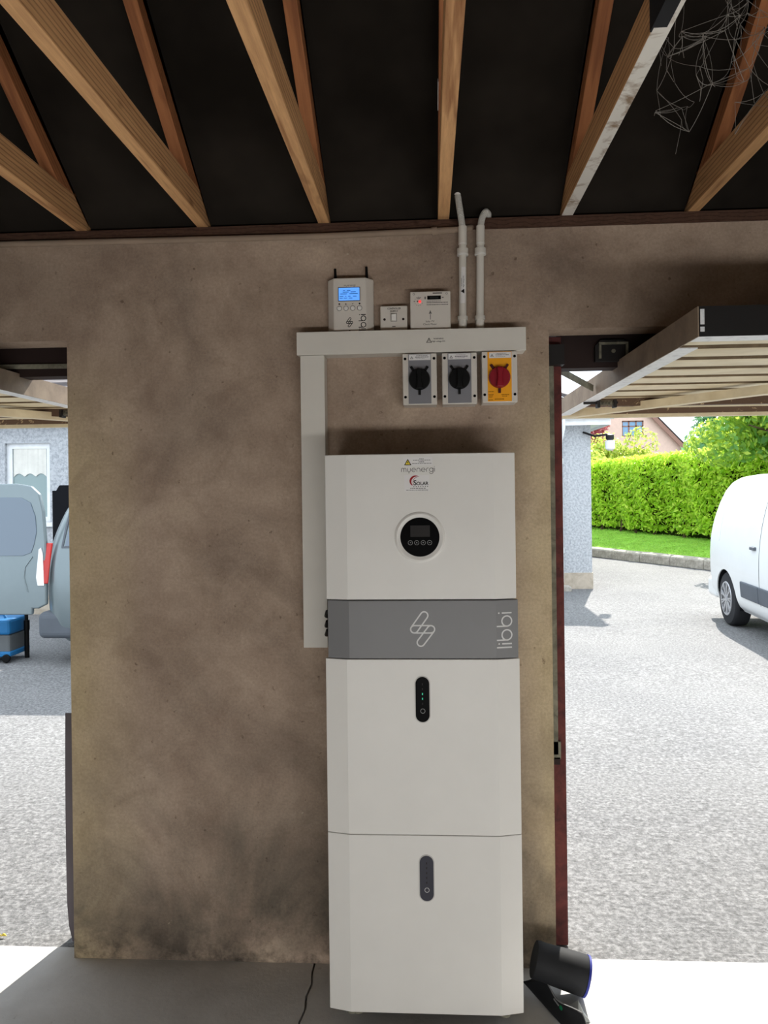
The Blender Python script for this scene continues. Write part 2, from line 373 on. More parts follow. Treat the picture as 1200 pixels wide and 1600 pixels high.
slab('wall_back', 'plaster_white', (-4.2, 3.3, -2.0, -1.9, 2.1, 2.46), (-4.2, -1.3, -2.0, -1.9, G - 0.1, 2.1), (3.2, 3.3, -2.0, -1.9, G - 0.1, 2.1))
sh = thing('added_shutter', None, None, (0.95, -1.95, 0.36)); sh['kind'] = 'structure'  # unseen half-raised shutter, added so the fill lamp shines in low
for k in range(17): MB().box(-1.3, 3.2, -1.97, -1.93, 0.36 + 0.1025 * k, 0.459 + 0.1025 * k).build('added_shutter_slat', 'dusty_metal', sh)
slab('trim_1', 'plate_wood', (-4.2, 3.3, YW + 0.005, YW + 0.11, 2.46, 2.5))
# roof: felt on the rafters, pitched 34 degrees, ridge above the camera's back, gables closed
SL = 0.68
def zr(y): return 2.56 + 0.118 + SL * (2.4 - y)
ro = MB(); yr = 0.36
for y0, y1, z0, z1 in ((3.05, yr, zr(3.05), zr(yr)), (yr, -2.33, zr(yr), zr(3.05))):
    ro.add([(-4.4, y0, z0), (3.5, y0, z0), (3.5, y1, z1), (-4.4, y1, z1), (-4.4, y0, z0 + .05), (3.5, y0, z0 + .05), (3.5, y1, z1 + .05), (-4.4, y1, z1 + .05)],
           [(0, 1, 2, 3), (7, 6, 5, 4), (0, 4, 5, 1), (1, 5, 6, 2), (2, 6, 7, 3), (3, 7, 4, 0)])
struct(ro.build('ceiling', 'roof_felt'))
for nm, x0, x1 in (('trim_2', -4.3, -4.2), ('trim_3', 3.3, 3.4)):
    struct(MB().prism([(2.72, 2.46), (yr, zr(yr)), (-2.0, 2.46)], 'x', x0, x1).build(nm, 'roof_felt'))
slab('trim_4', 'dark_frame', (-4.3, 3.4, 2.98, 3.01, 2.17, 2.36), (-4.3, 3.4, 2.72, 2.98, 2.17, 2.19))
slab('trim_5', 'roof_felt', (-4.2, 3.3, 2.70, 2.715, 2.5, 2.62))

# ------------------------------------------------------------------ roof trusses
def truss(xc, label, faces=None, extra=None):
    t = thing('roof_truss', label, 'roof truss', (xc, 2.66, 2.5), 'roof trusses')
    L = 0.019
    ch = MB().box(xc - L, xc + L, -1.98, 2.7, 2.5, 2.592)
    if faces: ch.mi[0] = 1
    ch.build('bottom_chord', ['joist_wood', 'limewashed_wood'] if faces else ['joist_wood'], t, bevel=0.002)
    rf = MB(); y0, y1 = 2.62, yr
    zb = lambda y: 2.56 + SL * (2.4 - y)
    rf.prism([(2.40, 2.592), (y1, zb(y1)), (y1, zb(y1) + 0.112), (y0, zb(y0) + 0.112), (y0, 2.592)], 'x', xc - L, xc + L)
    rf.build('rafter', 'rafter_wood', t, bevel=0.002)
    MB().prism([(-1.74, 2.592), (y1, zb(y1)), (y1, zb(y1) + 0.112), (-1.94, 2.58), (-1.94, 2.50), (-1.8, 2.50)], 'x', xc - L, xc + L).build('rafter', 'rafter_wood', t)
    return t
truss(-1.191, 'leftmost timber roof truss, only its joist end and dark rafter showing')
truss(-0.764, 'knotty timber roof truss second from the left, its joist reaching the top left corner')
truss(-0.345, 'timber roof truss above the display box and switch, third from the left')
tc = truss(0.062, 'timber roof truss beside the flexible conduit, with a thin white strip on its rafter')
td = truss(0.475, 'timber roof truss with a white limewashed underside and a dark metal strap', faces=True)
truss(0.889, 'rightmost timber roof truss, partly behind the dusty cobwebs')
MB().bar((0.042, 2.27, 2.708), (0.042, 2.20, 2.756), 0.003, 0.016).build('white_strip', 'sticker', tc)
MB().box(0.4525, 0.4562, 1.42, 1.565, 2.4965, 2.594).box(0.4562, 0.482, 1.42, 1.55, 2.4965, 2.4998).box(0.4525, 0.4975, 1.44, 1.59, 2.592, 2.5955).box(0.4938, 0.4975, 1.44, 1.59, 2.52, 2.594).build('metal_strap', 'rubber', td)

# ================================================================== OPENINGS: FRAMES AND DOORS
fr = thing('door_frame', 'dark maroon timber door post and head of the right garage opening', 'door frame', (0.445, 2.76, G))
MB().prism([(0.415, 2.735), (0.472, 2.735), (0.472, 2.82), (0.415, 2.82)], 'z', G, 2.12).build('post', 'maroon_paint', fr, bevel=0.003)
MB().box(0.472, 2.9, 2.76, 2.84, 2.012, 2.165).build('head', 'dark_frame', fr)
MB().box(0.413, 0.443, 2.722, 2.735, 0.655, 2.02).box(0.424, 0.452, 2.722, 2.735, 0.64, 0.70).build('track', 'dusty_metal', fr)
MB().box(0.428, 0.449, 2.722, 2.735, 0.62, 0.645).build('catch', 'dark_frame', fr)
MB().box(0.422, 0.475, 2.69, 2.735, 2.015, 2.085).build('hinge_block', 'black_metal', fr)
fl2 = thing('door_frame', 'dark timber head of the left garage opening above the raised door', 'door frame', (-1.28, 2.76, G))
MB().box(-3.75, -1.25, 2.76, 2.84, 2.022, 2.165).build('head', 'dark_frame', fl2)
MB().box(-1.29, -1.247, 2.735, 2.82, G, 2.03).build('post', 'dark_frame', fl2)
MB().bar((-2.5, 2.745, 2.066), (-1.3, 2.745, 2.056), 0.008, 0.016).build('rail', 'dusty_metal', fl2)
plain('strip_grey', srgb(98, 92, 98), 0.6, 0.3, 0.2, var=0.12)
st = MB(); N = 14
prof = [(-1.313 - 0.004 * math.sin(k / N * 3.1), G + 0.02 + 0.80 * k / N) for k in range(N + 1)]
prof[0] = (-1.296, G); prof[1] = (-1.309, G + 0.055)
st.prism([(p[0], p[1]) for p in prof] + [(-1.2455, prof[-1][1]), (-1.2455, 0.05), (-1.2455, G)], 'y', 2.695, 2.70)
tag(st.build('edge_strip', 'strip_grey'), 'narrow grey metal edge strip standing beside the lower left edge of the rendered pier', 'strip')
# lock gear bracket on the right head
br = thing('latch_bracket', 'black pressed metal latch bracket on the head of the right garage opening', 'bracket', (0.66, 2.745, 2.03))
MB().prism([(0.59, 2.03), (0.715, 2.03), (0.715, 2.085), (0.69, 2.105), (0.61, 2.105), (0.59, 2.085)], 'y', 2.735, 2.758).build('plate', 'black_metal', br)
MB().box(0.602, 0.61, 2.729, 2.736, 2.04, 2.09).box(0.695, 0.703, 2.729, 2.736, 2.04, 2.09).box(0.602, 0.703, 2.729, 2.736, 2.088, 2.096).build('lip', 'dusty_metal', br)
MB().lathe([(0.007, 0), (0.007, 0.006)], (0.652, 2.734, 2.065), (0, -1, 0), 10).build('rivet', 'dusty_metal', br)

def garage_door(sg, xe, label, width=2.05):
    X = lambda u: xe + sg * u
    t = thing('garage_door', label, 'garage door', (X(width / 2), 3.05, 1.96))
    def bx(m, u0, u1, *r): a, b = sorted((X(u0), X(u1))); return m.box(a, b, *r)
    y0, y1, zb = 1.95, 4.14, 1.96
    # ribbed sheet: one continuous pressed skin
    p = MB(); prof = []; y = y0 + 0.01; per = 0.206
    while y < y1 - 0.05:
        prof += [(y, 2.003), (y + 0.012, 2.0), (y + per - 0.082, 2.0), (y + per - 0.070, 2.003), (y + per - 0.066, 2.030), (y + per - 0.004, 2.030)]; y += per
    prof.append((min(y, y1 - 0.01), 2.003)); low = prof
    a_, b_ = sorted((X(0.004), X(width - 0.004)))
    vs_ = []; fs = []; gi = []
    for (yy, zz) in low: vs_ += [(a_, yy, zz), (b_, yy, zz), (a_, yy, zz + 0.002), (b_, yy, zz + 0.002)]
    for i in range(len(low) - 1):
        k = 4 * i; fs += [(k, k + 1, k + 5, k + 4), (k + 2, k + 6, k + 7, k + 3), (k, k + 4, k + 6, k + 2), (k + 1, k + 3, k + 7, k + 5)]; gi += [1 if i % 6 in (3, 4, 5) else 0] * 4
    p.add(vs_, fs); p.mi = gi; p.build('ribbed_panel', ['cream_enamel', 'groove_shade_enamel'], t)
    for u in (0.0, width):
        d = 1 if u == 0 else -1
        s_ = MB(); bx(s_, u, u + d * 0.003, y0, y1, zb, 2.035); s_.build('side_stile', 'brown_stile', t)
        s_ = MB(); bx(s_, u + d * 0.003, u + d * 0.058, y0 + 0.17, y1 - 0.02, zb, zb + 0.003); s_.build('stile_flange', 'white_enamel', t)
    s_ = MB(); bx(s_, 0.004, width - 0.004, y0, y0 + 0.003, zb, 2.035); s_.build('inner_rail', 'black_metal', t)
    for z0, z1 in ((1.972, 1.984), (1.99, 2.028)):
        s_ = MB(); bx(s_, 0.006, 0.016, y0 - 0.0015, y0, z0, z1); s_.build('corner_plate', 'white_enamel', t)
    s_ = MB(); bx(s_, 0.004, width - 0.004, y0 + 0.003, y0 + 0.07, zb, zb + 0.003); s_.build('rail_flange', 'white_enamel', t)
    s_ = MB(); bx(s_, 0.004, width - 0.004, y1 - 0.04, y1, zb + 0.012, 2.035); s_.build('outer_rail', 'brown_peeling', t)
    s_ = MB(); bx(s_, 0.004, width - 0.004, y1 - 0.03, y1 + 0.004, zb - 0.006, zb + 0.012); s_.build('drip_edge', 'cream_enamel', t)
    s_ = MB(); bx(s_, 0.06, width - 0.06, 3.62, 3.66, 1.964, 2.02); s_.build('cross_beam', 'brown_peeling', t)
    s_ = MB(); bx(s_, 0.004, width - 0.004, 3.60, 3.625, 2.008, 2.02); s_.build('beam_edge', 'cream_enamel', t)
    MB().bar((X(0.03), 4.08, 1.967), (X(1.02), 2.62, 1.967), 0.05, 0.036).build('brace', 'cream_enamel', t)
    MB().bar((X(width - 0.03), 4.08, 1.967), (X(width - 1.02), 2.62, 1.967), 0.05, 0.036).build('brace', 'cream_enamel', t)
    # spring bolt lying across the stile near the cross beam
    zc = 1.952
    b = t
    s_ = MB().tube([(X(0.0), 3.36, zc), (X(0.145), 3.36, zc)], 0.006, 10); s_.build('bolt', 'black_metal', b)
    for u in (0.055, 0.125):
        s_ = MB(); bx(s_, u, u + 0.012, 3.34, 3.38, zc - 0.022, zc + 0.012); s_.build('bolt_lug', 'black_metal', b)
    pts = [(X(0.067 + 0.058 * k / 90), 3.36 + 0.012 * math.cos(k * 2 * math.pi / 9), zc + 0.012 * math.sin(k * 2 * math.pi / 9)) for k in range(91)]
    MB().tube(pts, 0.0016, 5).build('spring', 'dusty_metal', b)
    return t
m_patchy('groove_shade_enamel', srgb(104, 88, 68), srgb(136, 118, 92), 8, 0.35, 0.65)  # shade between the door ribs, painted as a darker groove colour
m_patchy('brown_stile', srgb(120, 104, 90), srgb(146, 130, 112), 6, 0.35, 0.65)
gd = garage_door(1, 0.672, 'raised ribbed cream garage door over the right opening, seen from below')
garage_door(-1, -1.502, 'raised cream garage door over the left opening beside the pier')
tag(MB().bar((0.462, 2.86, 2.035), (0.662, 3.12, 1.985), 0.004, 0.026).build('door_arm', 'dusty_metal'), 'thin grey metal arm linking the right door post to the raised door', 'arm')

# ================================================================== EQUIPMENT ON THE WALL
# trunking
th = thing('cable_trunking', 'horizontal white cable trunking running like a shelf under the display box', 'trunking', (-0.05, 2.56, 2.036))
tb = MB().box(-0.4275, 0.3215, 2.524, YW, 2.038, 2.112); tb.build('channel', 'pvc_white', th, bevel=0.002)
MB().box(-0.4285, 0.3225, 2.5205, 2.525, 2.037, 2.113).build('lid', 'pvc_white', th, bevel=0.0012)
def warn_triangle(m, cx, cz, s, y, fill=None, ink=1):
    tri = lambda k: [(cx - s * 0.58 * k, cz - s * 0.5 * k - s * 0.0), (cx + s * 0.58 * k, cz - s * 0.5 * k), (cx, cz + s * 0.5 * k)]
    m.poly(tri(1.0), y, ink)
    m.poly([(p[0], cz + (p[1] - cz) * 0.62 - s * 0.06) if False else (cx + (p[0] - cx) * 0.66, cz - s * 0.06 + (p[1] - cz) * 0.66) for p in tri(1.0)], y - 0.0002, 0)
    m.poly([(cx + s * 0.05, cz + s * 0.22), (cx - s * 0.12, cz - s * 0.1), (cx - s * 0.01, cz - s * 0.1), (cx - s * 0.05, cz - s * 0.36), (cx + s * 0.12, cz - s * 0.02), (cx + s * 0.01, cz - s * 0.02)], y - 0.0004, ink)
m = MB(); warn_triangle(m, 0.008, 2.077, 0.0165, 2.5200); m.build('warning_symbol', ['pvc_white', 'ink_black'], th)
text_mesh('WARNING', 0.0068, 0.039, 2.081, 2.5202, 'warning_text', 'ink_black', th, bold=0.0001)
text_mesh('High voltage DC', 0.0066, 0.039, 2.0725, 2.5202, 'warning_text', 'ink_black', th, bold=0.0001)
tv = thing('cable_trunking', 'vertical white cable trunking hanging left of the white battery cabinets', 'trunking', (-0.38, 2.56, 1.07))
MB().box(-0.417, -0.339, 2.53, YW, 1.071, 2.036).build('channel', 'pvc_white', tv, bevel=0.002)
MB().box(-0.418, -0.338, 2.526, 2.531, 1.07, 2.0365).build('lid', 'pvc_white', tv, bevel=0.0012)

# the bolt-shaped emblem and the rounded lettering
def capsule(ax, az, bx_, bz, r, n=8):
    a = math.degrees(math.atan2(bz - az, bx_ - ax))
    return arc(bx_, bz, r, a - 90, a + 90, n) + arc(ax, az, r, a + 90, a + 270, n)
def emblem(m, cx, cz, h, y, w, mi=0):
    k = h / 290.0
    A, B, C, D = (15, 115), (-68, 0), (70, 0), (-15, -110)
    for i_, (p, q) in enumerate(((A, B), (B, C), (C, D))):
        m.stroke(capsule(cx + p[0] * k, cz + p[1] * k, cx + q[0] * k, cz + q[1] * k, 31 * k), w, y - 0.0004 * i_, True, mi)
def libbi(m, cx, cz, L, y, w, mi=0, flip=False):
    """lettering 'libbi' reading upward; L = overall length, letters' tops point left"""
    k = L / 5.1                                   # advance units
    P = lambda u, v: (cx - v * k + 0.75 * k * 1.0, cz + (u - 2.55) * k)    # u along the word (up), v letter height (to the left)
    H = 2.2; xh = 1.45; r = 0.72
    m.stroke([P(0.1, 0), P(0.1, H)], w, y, False, mi)                       # l
    m.stroke([P(0.62, 0), P(0.62, xh)], w, y, False, mi)                    # i
    m.disc(*P(0.62, xh + 0.42), w * 0.6, y, 10, mi)
    for u0 in (1.05, 3.0):                                                  # b b
        c = P(u0 + r + 0.08, r)
        pts = [P(u0 + 0.08 + r + r * math.cos(R(a)), r + r * math.sin(R(a))) for a in range(0, 360, 15)]
        m.stroke(pts, w, y, True, mi)
        m.stroke([P(u0 + 0.08, r), P(u0 + 0.08, H)], w, y, False, mi)
    m.stroke([P(4.95, 0), P(4.95, xh)], w, y, False, mi)                    # i
    m.disc(*P(4.95, xh + 0.42), w * 0.6, y, 10, mi)
def myenergi(m, x0, z, xh, y, w, mi=0):
    """rounded lower-case lettering 'myenergi'; x0 = left edge, z = baseline, xh = x-height"""
    r = xh / 2; x = x0
    def st_(pts, c=False): m.stroke(pts, w, y, c, mi)
    q = r * 0.62                                                             # m
    st_([(x, z), (x, z + xh - q)] + arc(x + q, z + xh - q, q, 180, 0, 8) + [(x + 2 * q, z)])
    st_([(x + 2 * q, z + xh - q)] + arc(x + 3 * q, z + xh - q, q, 180, 0, 8) + [(x + 4 * q, z)]); x += 4 * q + r * 0.75
    st_([(x, z + xh)] + arc(x + r * 0.8, z + r * 0.8, r * 0.8, 180, 360, 10) + [(x + 1.6 * r, z + xh)]); st_([(x + r * 0.8, z), (x + r * 0.8, z - r * 0.9)]); x += 1.6 * r + r * 0.75   # y
    def e(x):
        st_([(x + 2 * r * 0.96, z + r)] + arc(x + r, z + r, r, 0, 318, 18)); st_([(x + r * 0.3, z + r), (x + 2 * r, z + r)])
    e(x); x += 2 * r + r * 0.7
    n_ = r * 0.85
    st_([(x, z), (x, z + xh - n_)] + arc(x + n_, z + xh - n_, n_, 180, 0, 10) + [(x + 2 * n_, z)]); x += 2 * n_ + r * 0.75           # n
    e(x); x += 2 * r + r * 0.7
    st_([(x, z), (x, z + xh - n_)] + arc(x + n_, z + xh - n_, n_, 180, 70, 6)); x += n_ + r * 0.75                                   # r
    st_(arc(x + r, z + r, r, 0, 345, 20), True); st_([(x + 2 * r, z + xh), (x + 2 * r, z - r * 0.1)] + arc(x + r, z - r * 0.1, r, 0, -165, 10)); x += 2 * r + r * 0.75   # g
    st_([(x, z), (x, z + xh)]); m.disc(x, z + xh * 1.35, w * 0.6, y, 8, mi)
    return x - x0

# display controller box
dc = thing('display_controller', 'white controller box with lit blue display and two black aerials above the trunking', 'controller', (-0.252, 2.58, 2.115))
yf = 2.545
MB().prism([(-0.329, 2.575), (-0.307, yf), (-0.199, yf), (-0.176, 2.575), (-0.176, YW), (-0.329, YW)], 'z', 2.114, 2.295).build('casing', 'plate_white', dc, bevel=0.003)
sc = MB().box(-0.292, -0.218, yf - 0.001, yf + 0.001, 2.217, 2.264); sc = sc.build('display', 'tool_grey', dc)
MB().rect(-0.2895, -0.2205, 2.2195, 2.2615, yf - 0.0014).build('lit_screen', 'lcd_blue', sc)
m = MB()
for z, segs in ((2.252, ((-.275, -.268), (-.262, -.25))), (2.2465, ((-.276, -.256), (-.250, -.232))), (2.2405, ((-.284, -.262), (-.254, -.226))), (2.232, ((-.286, -.274), (-.268, -.264), (-.258, -.25), (-.242, -.23))), (2.226, ((-.286, -.276), (-.272, -.262), (-.256, -.244)))):
    for a, b in segs: m.rect(a, b, z, z + 0.0022, yf - 0.0017)
m.build('screen_print', 'tool_blue', sc)
for i, x in enumerate((-0.288, -0.266, -0.2435, -0.2205)):
    b = MB().lathe([(0.0075, 0), (0.0075, 0.0015), (0.006, 0.0035), (0.0, 0.0042)], (x, yf, 2.194), (0, -1, 0), 20).build('push_button', 'white_case', dc, smooth=True)
    MB().ring(x, 2.194, 0.0082, 0.0012, yf - 0.0003).build('button_rim', 'ink_grey', b)
m = MB(); z = 2.2085; y = yf - 0.0003
m.rect(-.2905, -.2855, z - .0025, z + .0025, y); m.poly([(-.269, z - .0025), (-.263, z - .0025), (-.266, z + .003)], y); m.poly([(-.2465, z + .003), (-.2435, z - .0025), (-.2405, z + .003), (-.2435, z)], y); m.disc(-.2205, z, .003, y, 8)
m.build('button_symbols', 'ink_black', dc)
m = MB(); myenergi(m, -0.2715, 2.2672, 0.0042, yf - 0.0003, 0.0008); m.build('small_lettering', 'ink_grey', dc)
m = MB(); emblem(m, -0.2545, 2.1465, 0.031, yf - 0.0003, 0.0021); m.rect(-.257, -.252, 2.118, 2.1205, yf - 0.0003); m.build('bolt_emblem', 'ink_black', dc)
m = MB(); libbi(m, -0.2085, 2.1455, 0.056, yf - 0.0003, 0.0027); m.build('side_lettering', 'ink_black', dc)
for x, zt in ((-0.3045, 2.337), (-0.1985, 2.341)):
    a = MB().tube([(x, 2.585, 2.293), (x, 2.585, 2.305), (x - 0.001, 2.585, zt)], [0.0055, 0.0048, 0.004], 10).build('aerial', 'black_plastic', dc, smooth=True)

# switch plate
sw = thing('switch_plate', 'square white switch plate between the display box and the meter', 'switch', (-0.108, 2.59, 2.115))
MB().box(-0.1525, -0.0635, 2.566, YW, 2.1155, 2.2015).build('back_box', 'plate_white', sw, bevel=0.003)
MB().box(-0.153, -0.063, 2.561, 2.567, 2.115, 2.202).build('plate', 'plate_white', sw, bevel=0.003)
MB().prism([(2.561, 2.152), (2.556, 2.154), (2.5525, 2.173), (2.561, 2.175)], 'x', -0.1155, -0.1005).build('rocker', 'white_case', sw, bevel=0.001)
MB().stroke([(-0.1175, 2.150), (-0.0985, 2.150), (-0.0985, 2.177), (-0.1175, 2.177)], 0.0014, 2.5606, True).build('rocker_surround', 'ink_grey', sw)
for x in (-0.139, -0.0765): MB().lathe([(0.0042, 0), (0.0042, 0.0008), (0.0024, 0.0005)], (x, 2.5612, 2.157), (0, -1, 0), 14).build('screw', 'dark_frame', sw)
text_mesh('CONTROLLER', 0.0082, -0.107, 2.1925, 2.5606, 'plate_text', 'ink_black', sw, bold=0.0001, sx=0.85)
text_mesh('SUPPLY', 0.0078, -0.107, 2.1835, 2.5606, 'plate_text', 'ink_black', sw, bold=0.0001)
MB().rect(-0.1135, -0.1025, 2.1318, 2.1345, 2.5606).build('maker_mark', 'ink_black', sw)

# meter
me_ = thing('electricity_meter', 'white meter box with a red lamp, small dark display and printed arrow', 'meter', (0.0145, 2.58, 2.115))
ym = 2.545
MB().box(-0.0525, 0.0805, ym, YW, 2.115, 2.243).build('casing', 'plate_white', me_, bevel=0.003)
d = MB().box(0.004, 0.049, ym - 0.0008, ym + 0.001, 2.2155, 2.228).build('display', 'black_gloss', me_)
MB().rect(0.012, 0.041, 2.2185, 2.2245, ym - 0.0012).build('digits_window', 'lcd_dark', d)
MB().lathe([(0.0045, 0), (0.0045, 0.002), (0.002, 0.004), (0, 0.0042)], (-0.0205, ym, 2.2095), (0, -1, 0), 14).build('red_lamp', 'led_red', me_, smooth=True)
m = MB(); y = ym - 0.0004
m.disc(-0.028, 2.2105, 0.0028, y, 10)
for k in range(12):
    if k in (0, 1): continue
    a = R(30 * k); m.stroke([(-0.0245 + 0.0135 * math.cos(a - .14), 2.2105 + 0.0145 * math.sin(a - .14)), (-0.0245 + 0.0135 * math.cos(a + .14), 2.2105 + 0.0145 * math.sin(a + .14))], 0.0011, y)
for z, a, b in ((2.2105, -.0415, -.036), (2.2225, -.031, -.018), (2.219, -.029, -.02)): m.rect(a, b, z - .0008, z + .0008, y)
for row, (z, h) in enumerate(((2.2105, .0018), (2.2055, .0028), (2.1985, .0026))):
    x = 0.002
    while x < 0.071 - (0.022 if row == 0 else 0):
        w = rnd.uniform(0.002, 0.006); m.rect(x, min(x + w, 0.073), z - h / 2, z + h / 2, y); x += w + 0.0012
m.rect(-0.005, -0.001, 2.217, 2.2255, y); m.rect(0.052, 0.058, 2.220, 2.223, y); m.rect(0.022, 0.053, 2.2345, 2.238, y)
m.poly([(0.0085, 2.168), (0.0135, 2.1695), (0.0185, 2.168), (0.0135, 2.181)], y); m.rect(0.0125, 0.0145, 2.1495, 2.168, y)
m.build('face_print', 'ink_grey', me_)
text_mesh('Solar PV', 0.0085, 0.012, 2.1435, ym - 0.0004, 'face_text', 'ink_black', me_)
text_mesh('Check Meter', 0.0085, 0.012, 2.134, ym - 0.0004, 'face_text', 'ink_black', me_)
for x in (-0.0405, 0.068): MB().ring(x, 2.2345, 0.003, 0.0011, ym - 0.0004, 12).build('screw', 'ink_grey', me_)

# isolators
def isolator(xc, z0, z1, w, label, plate, knob, sticker_lines):
    t = thing('rotary_isolator', label, 'isolator switch', (xc, 2.55, z0), 'rotary isolators under the trunking')
    yb, yf = YW, 2.505; x0, x1 = xc - w / 2, xc + w / 2
    body = MB().box(x0 + 0.0015, x1 - 0.0015, yf + 0.03, yb, z0 + 0.001, z1 - 0.001); body.build('base_box', 'plate_white', t, bevel=0.002)
    MB().box(x0, x1, yf, yf + 0.029, z0, z1).build('cover', 'plate_white', t, bevel=0.003)
    px = 0.0185 if w < 0.116 else 0.019
    pl = MB().box(x0 + px, x1 - px, yf - 0.001, yf, z0 + 0.004, z1 - 0.002).build('face_plate', plate, t)
    zc = z1 - 0.0855; r = 0.0345
    kb = MB().lathe([(r, 0), (r, 0.012), (r * 0.94, 0.016), (0.0, 0.0165)], (xc - 0.001, yf - 0.001, zc), (0, -1, 0), 40).build('knob', knob, t, smooth=True)
    g = MB(); g.prism([(xc - 0.0105, zc + r * 0.93), (xc + 0.0085, zc + r * 0.93), (xc + 0.0065, zc), (xc + 0.0105, zc - r * 0.93), (xc - 0.0125, zc - r * 0.93), (xc - 0.0085, zc)], 'y', yf - 0.031, yf - 0.012)
    g.build('grip', knob, kb, bevel=0.003)
    for a in (270, 123, 57):
        c, s_ = math.cos(R(a)), math.sin(R(a))
        MB().bar((xc - 0.001 + c * (r - 0.004), yf - 0.005, zc + s_ * (r - 0.004)), (xc - 0.001 + c * (r + 0.0155), yf - 0.005, zc + s_ * (r + 0.0155)), 0.008, 0.0075, up=(0, 1, 0)).build('pointer_lug', 'black_plastic' if knob != 'knob_red' else 'dark_red', kb)
    for sx, sz in ((-1, -1), (1, -1), (1, 1), (-1, 1)):
        MB().lathe([(0.0046, 0), (0.0046, 0.0006), (0.003, 0.0002)], (xc + sx * (w / 2 - 0.0085), yf - 0.0001, (z0 + 0.026) if sz < 0 else (z1 - 0.017)), (0, -1, 0), 14).build('screw_hole', 'black_gloss', t)
    sk = MB(); a, b = x0 + px + 0.0025, x1 - px - 0.0015
    if knob == 'knob_red': a += 0.003
    sk.rect(a, b, z1 - 0.022, z1 - 0.0035, yf - 0.0013)
    s_ = sk.build('label_sticker', 'sticker', t)
    q = MB(); warn_triangle(q, a + 0.009, z1 - 0.0135, 0.0095, yf - 0.0016)
    x = a + 0.02
    for z, h, ra, rb in ((z1 - 0.0075, 0.0012, 0.024, 0.056), (z1 - 0.0122, 0.0024, 0.021, 0.06), (z1 - 0.0172, 0.001, 0.022, 0.05)):
        x = a + ra
        while x < min(a + rb, b - 0.003): e = rnd.uniform(0.0015, 0.005); q.rect(x, min(x + e, b - 0.002), z - h / 2, z + h / 2, yf - 0.0016, 1); x += e + 0.0012
    q.build('sticker_print', ['sticker', 'ink_black'], s_)
    if knob == 'knob_red':
        q = MB()
        for z, ra, rb, h in ((zc - .045, .002, .018, .002), (zc - .0545, .002, .018, .002), (zc - .0585, .003, .016, .0018), (zc - .0625, .003, .012, .0018), (zc - .0555, .044, .068, .0028), (zc - .0605, .046, .062, .002), (zc - .0695, .022, .05, .0024), (zc - .072, .002, .014, .002)):
            x = x0 + px + ra
            while x < x0 + px + rb: e = rnd.uniform(0.002, 0.005); q.rect(x, x + e, z - h / 2, z + h / 2, yf - 0.0014); x += e + 0.0012
        q.build('plate_print', 'ink_brown', t)
    return t
plain('dark_red', srgb(70, 10, 18), 0.5)
isolator(-0.0235, 1.864, 2.0315, 0.111, 'grey-faced isolator with a black rotary knob, leftmost under the trunking', 'isolator_grey', 'black_plastic', 2)
isolator(0.1055, 1.864, 2.0315, 0.113, 'grey-faced isolator with a black rotary knob, between the other two isolators', 'isolator_grey', 'black_plastic', 2)
isolator(0.2345, 1.867, 2.0330, 0.114, 'yellow-faced isolator with a dark red rotary knob', 'isolator_yellow', 'knob_red', 3)

